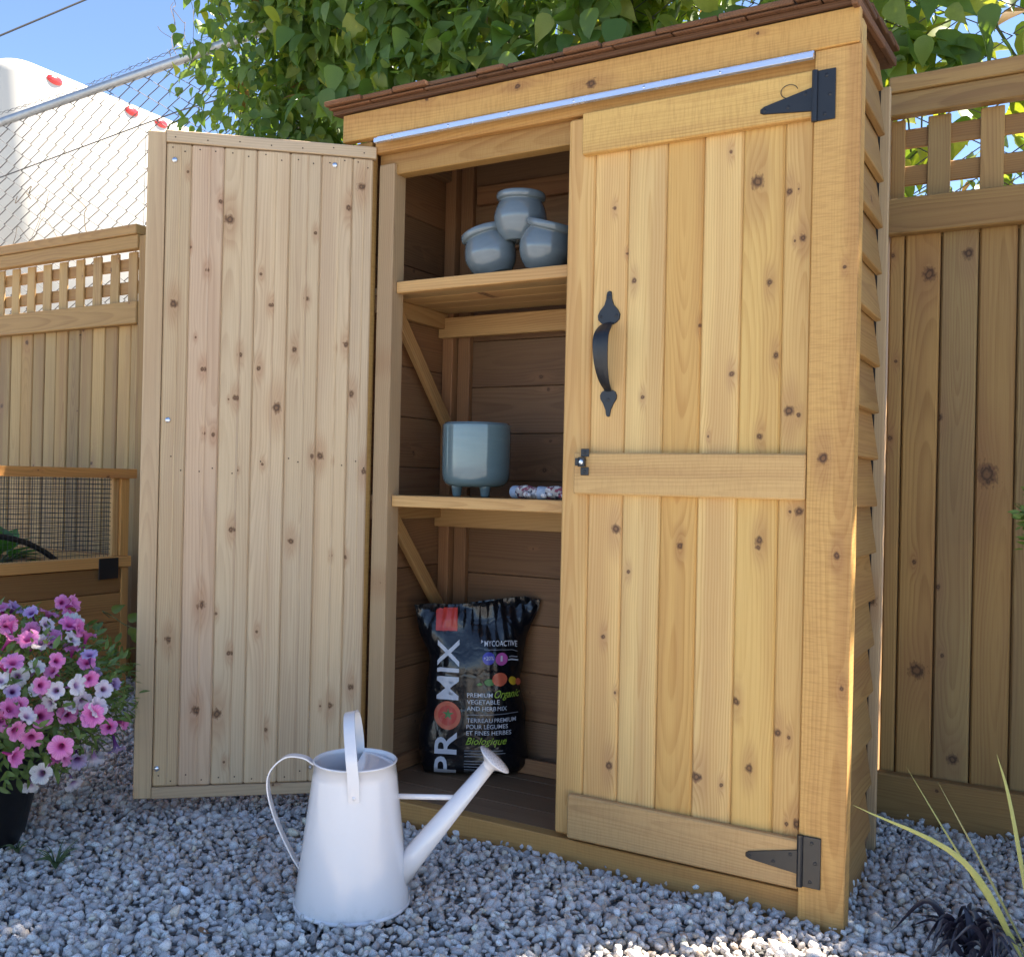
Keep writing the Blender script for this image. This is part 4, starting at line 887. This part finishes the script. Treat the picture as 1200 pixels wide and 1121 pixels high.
def petal_mat(name, rim, mid, throat):
    t = NT(name); P = t.n('TexCoord').outputs['Object']; x, y, z = t.sep(P); r = t.M('SQRT', t.M('ADD', t.M('MULTIPLY', x, x), t.M('MULTIPLY', y, y)))
    oi = t.n('ObjectInfo'); vein = t.M('SINE', t.M('MULTIPLY', t.M('ARCTAN2', y, x), 25.))
    c = t.mix(t.step(r, .0035, .010), throat, mid); c = t.mix(t.step(r, .009, .021), c, rim); c = t.mix(t.M('MULTIPLY', t.step(vein, .2, 1.), .22), c, throat)
    c = t.mix(1., c, oi.outputs['Color'], 'MULTIPLY'); t.set(col=c, rough=.6, spec=.25)
    tr_ = t.n('BsdfTranslucent'); t.l(c, tr_.inputs[0]); mx = t.n('MixShader'); mx.inputs[0].default_value = .3; t.l(t.p.outputs[0], mx.inputs[1]); t.l(tr_.outputs[0], mx.inputs[2]); t.l(mx.outputs[0], t.out.inputs[0]); return t.m
mP = petal_mat('pink_petal', (.80, .30, .56), (.74, .20, .47), (.42, .04, .20)); mWh = petal_mat('white_petal', (.80, .76, .74), (.78, .70, .74), (.42, .22, .42)); mLv = petal_mat('lavender_petal', (.52, .42, .62), (.45, .30, .55), (.15, .03, .18))
def flower_mesh(mat, seed, close=0.):
    r_ = random.Random(seed); n = 40; rings = [(.0022, -.034), (.0030, -.022), (.0048, -.010), (.0075, -.003), (.0125, .0005), (.0185, .0015), (.0235, .0)]; V = []; F = []
    phs = [r_.uniform(-.12, .12) for _ in range(5)]
    for j, (r, z) in enumerate(rings):
        f = j / 6
        for k in range(n):
            a = 2 * pi * k / n; lobe = math.cos(5 * a); rr = r * (1.06 - f ** 3 * .24 * (1 - abs(math.cos(2.5 * a)) ** .45) + f ** 4 * .03 * math.sin(3 * a + seed)) * (1 - close * f ** 2 * .55)
            zz = z + f ** 3 * (.0022 * math.sin(5 * a + 1) + .0018 * math.sin(9 * a + seed) - .003 * lobe) + close * f ** 2 * .018 + f ** 4 * phs[int(k / n * 5)] * .03 + f ** 4 * .002 * math.sin(15 * a + seed)
            V.append((rr * math.cos(a), rr * math.sin(a), zz))
    for j in range(6):
        for k in range(n): F.append((j * n + k, j * n + (k + 1) % n, (j + 1) * n + (k + 1) % n, (j + 1) * n + k))
    me = bpy.data.meshes.new('flower'); me.from_pydata(V, [], F); me.update(); me.materials.append(mat)
    for p in me.polygons: p.use_smooth = True
    return me
FM = {k: [flower_mesh(mm, s, c) for s, c in ((1, 0), (2, .08), (3, .25), (4, .6))] for k, mm in (('P', mP), ('W', mWh), ('L', mLv))}
FL = [(5,170,'P'),(190,190,'P'),(270,235,'P'),(285,155,'P'),(40,290,'P'),(105,290,'P'),(50,380,'P'),(5,385,'P'),(335,275,'P'),(280,330,'P'),(240,150,'P'),(270,200,'P'),(195,305,'L'),(155,305,'W'),(280,290,'W'),(180,235,'W'),(140,400,'W'),(220,375,'P'),(335,380,'P'),(200,415,'P'),(5,450,'W'),(160,470,'P'),(215,490,'W'),(400,485,'W'),(320,530,'W'),(190,540,'W'),(375,555,'W'),(105,587,'W'),(160,590,'P'),(260,580,'P'),(345,600,'P'),(420,630,'P'),(480,615,'P'),(60,645,'P'),(120,675,'P'),(5,605,'P'),(60,745,'P'),(235,710,'P'),(215,765,'P'),(300,760,'L'),(365,755,'W'),(450,715,'L'),(160,810,'W'),(115,860,'W'),(285,850,'W'),(440,465,'L'),(455,370,'L'),(475,410,'L'),(440,400,'L'),(360,430,'L'),(300,470,'W'),(70,550,'P'),(40,560,'P'),(60,170,'L'),(120,190,'L'),(25,235,'P'),(120,255,'P')]
spots = []
FL += [(random.uniform(-10, 430), random.uniform(180, 800), random.choice('PWL')) for _ in range(14)]
FL = [q for q in FL if q[0] < 300 + .32 * q[1]]
for x, y, k in FL: p, n_ = ell(x * .3034, 660 + y * .3034); spots.append((p, n_, k))
for _ in range(130):                                      # the rest of the mound, outside the picture
    a = random.uniform(1.2, 5.2); zz = random.uniform(-.6, .95); q = Vector((math.cos(a) * math.sqrt(1 - zz * zz), math.sin(a) * math.sqrt(1 - zz * zz), zz)); p = EC + Vector((q.x * ER.x, q.y * ER.y, q.z * ER.z))
    if (p - CAM).dot(CR) / (p - CAM).dot(CF) * FPX + 600 < -8: spots.append((p, q, random.choice('PPWL')))
fst = MB()
for p, n_, k in spots:
    toc = (CAM - p).normalized(); d = (n_ * .75 + toc * .45 + Vector((random.gauss(0, .48), random.gauss(0, .48), random.gauss(.1, .42)))).normalized()
    p = p + toc * random.uniform(-.05, .05)
    var = random.choice((0, 0, 1, 1, 2)) if k != 'L' else random.choice((1, 2, 3)); me = FM[k][var]
    s = random.uniform(.72, 1.05); M = Matrix.Translation(p) @ d.to_track_quat('Z', 'Y').to_matrix().to_4x4() @ Matrix.Rotation(random.uniform(0, 6), 4, 'Z') @ Matrix.Scale(s, 4)
    kk = random.uniform(.85, 1.12); inst('flower', me, pet, M, (kk, kk * random.uniform(.9, 1.1), kk))
    e = p - d * .034 * s; fst.tube(spline([e, e - d * .025 + Vector((0, 0, -.01)), EC + (e - EC) * .55 + Vector((0, 0, -.05))], 4), .0013, 5, False)
tag(fst.build('stem', m_stem, pet), kind='stuff')
N = 5200; u = rng.normal(size=(N, 3)); u /= np.linalg.norm(u, axis=1)[:, None]; rr_ = .45 + .55 * rng.random(N) ** .6
p = np.array(EC) + u * rr_[:, None] * np.array(ER) * .97; kp = p[:, 2] > .035; p = p[kp]; u = u[kp]; N = len(p)
g = rng.random(N); tone = np.stack([.10 + .08 * g, .16 + .11 * g, .05 + .03 * g], 1)
A, Fq, Cq = leaf_cloud(p, u + rng.normal(size=(N, 3)) * .6, u + np.array([0, 0, .6]), rng.uniform(.016, .036, N), 'lance', tone)
tag(npmesh('foliage', A, Fq, m_leaf2, pet, smooth=True, col=Cq), kind='stuff')

# leafy crop and tendril by the raised bed ------------------------------------------
def rosette(name, base, n, size, lean, label, cat, tone, kind='ovate', spread=.6, col=1., parent_stem=True, group=None):
    r = empty(name, base, label, cat, group); b = Vector(base); sm = MB()
    for k in range(n):
        a = k * 2.4 + random.uniform(-.3, .3); el = random.uniform(*lean); d = Vector((math.cos(a) * math.cos(el), math.sin(a) * math.cos(el), math.sin(el))); s = random.uniform(.75, 1.1) * size
        q = b + d * s * spread; sm.tube(spline([b, b + (q - b) * .5 + Vector((0, 0, .12 * s)), q], 4), .0028, 6, False)
        M = frame(q, d * .8 + Vector((0, 0, -.25)), Vector((0, 0, 1)).cross(d)) @ Matrix.Scale(s, 4); V0, F0 = leaf_shape(kind)
        o = npmesh('leaf', V0, F0, m_leaf2, r, M, True, np.ones((len(V0), 3))); g = random.uniform(.75, 1.25); o.color = tuple(c * g for c in tone) + (1,)
    if parent_stem: tag(sm.build('stem', m_stem, r), kind='stuff')
    return r
rosette('leafy_vegetable', (-1.72, .20, .455), 20, .14, (.15, 1.3), 'broad-leaved green vegetable growing inside the wire frame', 'plant', (.07, .20, .04))
td = empty('bean_tendril', (-1.30, .43, .3), 'slender tendril with light green leaves creeping out past the open door', 'plant', None)
def ptat(x, y): return onY(x, y, .12)
tds = spline([Vector((-1.37, .40, .30)), ptat(120, 716) , ptat(132, 722), ptat(145, 731), ptat(156, 735), ptat(168, 738)], 5); MB().tube(tds, .0016, 5, False).build('stem', m_stem, td)
for (x, y, dx, dz, s) in ((131, 716, .9, .45, .045), (150, 726, .8, .35, .05), (152, 735, .6, -.75, .05), (160, 730, .9, .2, .05), (157, 742, .3, -.9, .04)):
    q = ptat(x, y); M = frame(q, CR * dx + Vector((0, 0, dz)), (CU * .8 - CF * .3).cross(CF)) if False else frame(q, CR * dx + Vector((0, 0, dz)), CU.cross(-CF) * -dz + CU * dx) @ Matrix.Scale(s, 4)
    V0, F0 = leaf_shape('ovate'); o = npmesh('leaf', V0, F0, m_leaf2, td, M, True, np.ones((len(V0), 3))); o.color = (.13, .20, .04, 1)

# ------------------------------------------------------------------ plants at the corner of the shed
def blade(mb, pts, w, fold=.35):
    P = spline(pts, 6); n = len(P); V = []; F = []
    for i, p in enumerate(P):
        T = (P[min(i + 1, n - 1)] - P[max(i - 1, 0)]).normalized(); s = T.cross(CF).normalized(); f = i / (n - 1); ww = w * (min(1, .45 + f * 2) * (1 - f ** 2.2) + .03)
        nn = s.cross(T); V += [p + s * ww + nn * ww * fold, p, p - s * ww + nn * ww * fold]
    for i in range(n - 1):
        for k in range(2): F.append((3 * i + k, 3 * i + k + 1, 3 * i + k + 4, 3 * i + k + 3))
    return V, F
m_blade = NT('grass_blade'); P = m_blade.n('TexCoord').outputs['Object']; oi = m_blade.n('ObjectInfo'); nz = m_blade.noise(m_blade.VM('MULTIPLY', P, (30, 30, 6)), 1., 3.)
m_blade.set(col=m_blade.mix(1., m_blade.mix(nz, (.24, .27, .06), (.42, .38, .12)), oi.outputs['Color'], 'MULTIPLY'), rough=.5); m_blade = m_blade.m
gb = Vector((1.52, .02, -.005)); gr = empty('strap_leaf_grass', gb, 'clump of long arching yellow green grass blades by the shed corner', 'grass')
def bl(tip, mid, w, tint=(1, 1, 1), base=(0, 0, 0)):
    V, F = blade(None, [gb + Vector(base), mid, tip], w); mk('blade', V, F, m_blade, gr, None, True, tint)
bl(onY(1000, 943, -.12), onY(1130, 1010, -.05), .0062); bl(onY(1062, 898, .05), onY(1130, 1010, .03), .0026, (.95, .9, .9), (.01, .01, 0)); bl(onY(1098, 914, .06), onY(1150, 1010, .04), .0024, (.9, .8, .9), (.015, 0, 0)); bl(onY(1168, 883, .0), onY(1186, 950, .01), .0040, (1, 1, 1), (.02, -.01, 0))
for k in range(11):
    a = random.uniform(-1.3, 1.6); ln = random.uniform(.22, .42); dx = Vector((math.cos(a), math.sin(a), 0)); bl(gb + dx * ln * .7 + Vector((.03, 0, ln * .75)), gb + dx * ln * .22 + Vector((.01, 0, ln * .5)), .004, jit(.2), (.02, 0, 0))
db = Vector((1.435, .02, -.005)); dk = empty('dark_leaf_plant', db, 'low plant with dark purple black strappy leaves under the grass blades', 'plant')
m_dkl = simple('purple_black_leaf', (.022, .018, .030), .35, spec=.6, nz=.3)
for k in range(34):
    a = random.uniform(0, 6.28); ln = random.uniform(.06, .125); dx = Vector((math.cos(a), math.sin(a), 0)); hgt = random.uniform(.03, .075); b0 = db + Vector((random.uniform(-.03, .04), random.uniform(-.03, .03), 0))
    V, F = blade(None, [b0, b0 + dx * ln * .45 + Vector((0, 0, hgt)), b0 + dx * ln + Vector((0, 0, hgt * random.uniform(.1, .8)))], random.uniform(.004, .008), .3); mk('leaf', V, F, m_dkl, dk, None, True, (1, 1, 1))
# weeds in the gravel
m_weed = simple('weed_green', (.06, .09, .03), .6, nz=.3)
def weed(p, n, h, label):
    r = MB(); 
    for k in range(n):
        a = random.uniform(0, 6.28); dx = Vector((math.cos(a), math.sin(a), 0)); l = random.uniform(.4, 1.) * h; V, F = blade(None, [p, p + dx * l * .35 + Vector((0, 0, l * .6)), p + dx * l + Vector((0, 0, l * random.uniform(.4, 1.1)))], .0018, .2); r.add(V, F)
    tag(r.build('weed', m_weed, None, None, True), label, 'weed')
weed(onZ(65, 1018, .0), 30, .055, 'small grassy weed sprouting from the open gravel'); weed(onZ(20, 1000, .0), 16, .035, 'tiny weed sprouting beside the black flower pot')
# conifer at the right edge; unseen bulk enlarged to shade the side wall
cf = empty('conifer_shrub', (2.0, .42, 0), 'feathery green conifer shrub standing in front of the knotty fence', 'shrub')
MB().tube([(2.0, .42, -.03), (2.0, .42, .8), (1.99, .42, 1.72)], [.022, .015, .004], 8).build('trunk', m_bark, cf)
fr_p = []; fr_d = []
def frond(o, d, ln, n):
    d = d.normalized()
    for i in range(n):
        f = i / n; q = o + d * ln * f; 
        for k in range(3):
            w = Vector((random.gauss(0, 1), random.gauss(0, 1), random.gauss(.3, .6))); fr_p.append(q + w * .004); fr_d.append(d * .8 + w * .55)
for k in range(190):
    z = random.uniform(.10, 1.68); a = random.uniform(0, 6.28); R_ = .36 * (1 - (z / 1.8) ** 1.7) + .04; d = Vector((math.cos(a), math.sin(a), .5)); frond(Vector((2.0, .42, z)), d, R_ * random.uniform(.7, 1.1), 30)
for k in range(20):                                       # one bough reaching into view
    z = .70 + k * .0065; e = onY(1184 + random.uniform(0, 16) + abs(k - 10) * .9, 645 - k * 4.0, .30); s = Vector((1.90, .38, z - .10)); frond(s, e - s, (e - s).length, 30)
p = np.array([v[:] for v in fr_p]); d = np.array([v[:] for v in fr_d]); N = len(p); g = rng.random(N); tone = np.stack([.07 + .07 * g, .13 + .09 * g, .02 + .02 * g], 1)
A, Fq, Cq = leaf_cloud(p, d, rng.normal(size=(N, 3)) + np.array([0, -.5, .5]), rng.uniform(.012, .024, N), 'lance', tone); A_ = A
tag(npmesh('foliage', A, Fq, m_leaf2, cf, smooth=True, col=Cq), kind='stuff')

# dry leaf scraps on the stones
m_dry = simple('dry_leaf', (.22, .12, .06), .8, nz=.4)
for x, y, lab in ((303, 985, 'curled brown dry leaf on the gravel beside the handle of the watering can'), (331, 1046, 'curled brown dry leaf on the gravel at the foot of the watering can'), (232, 1090, 'curled brown dry leaf lying alone on open gravel away from the can')):
    q = onZ(x, y, .008); V0, F0 = leaf_shape('ovate')
    M = Matrix.Translation(q) @ Euler((random.uniform(-.5, .5), random.uniform(-.5, .5), random.uniform(0, 6))).to_matrix().to_4x4() @ Matrix.Scale(random.uniform(.026, .034), 4)
    tag(mk('dry_leaf', V0, F0, m_dry, None, M, True), lab, 'leaf', 'dry leaves on the gravel')
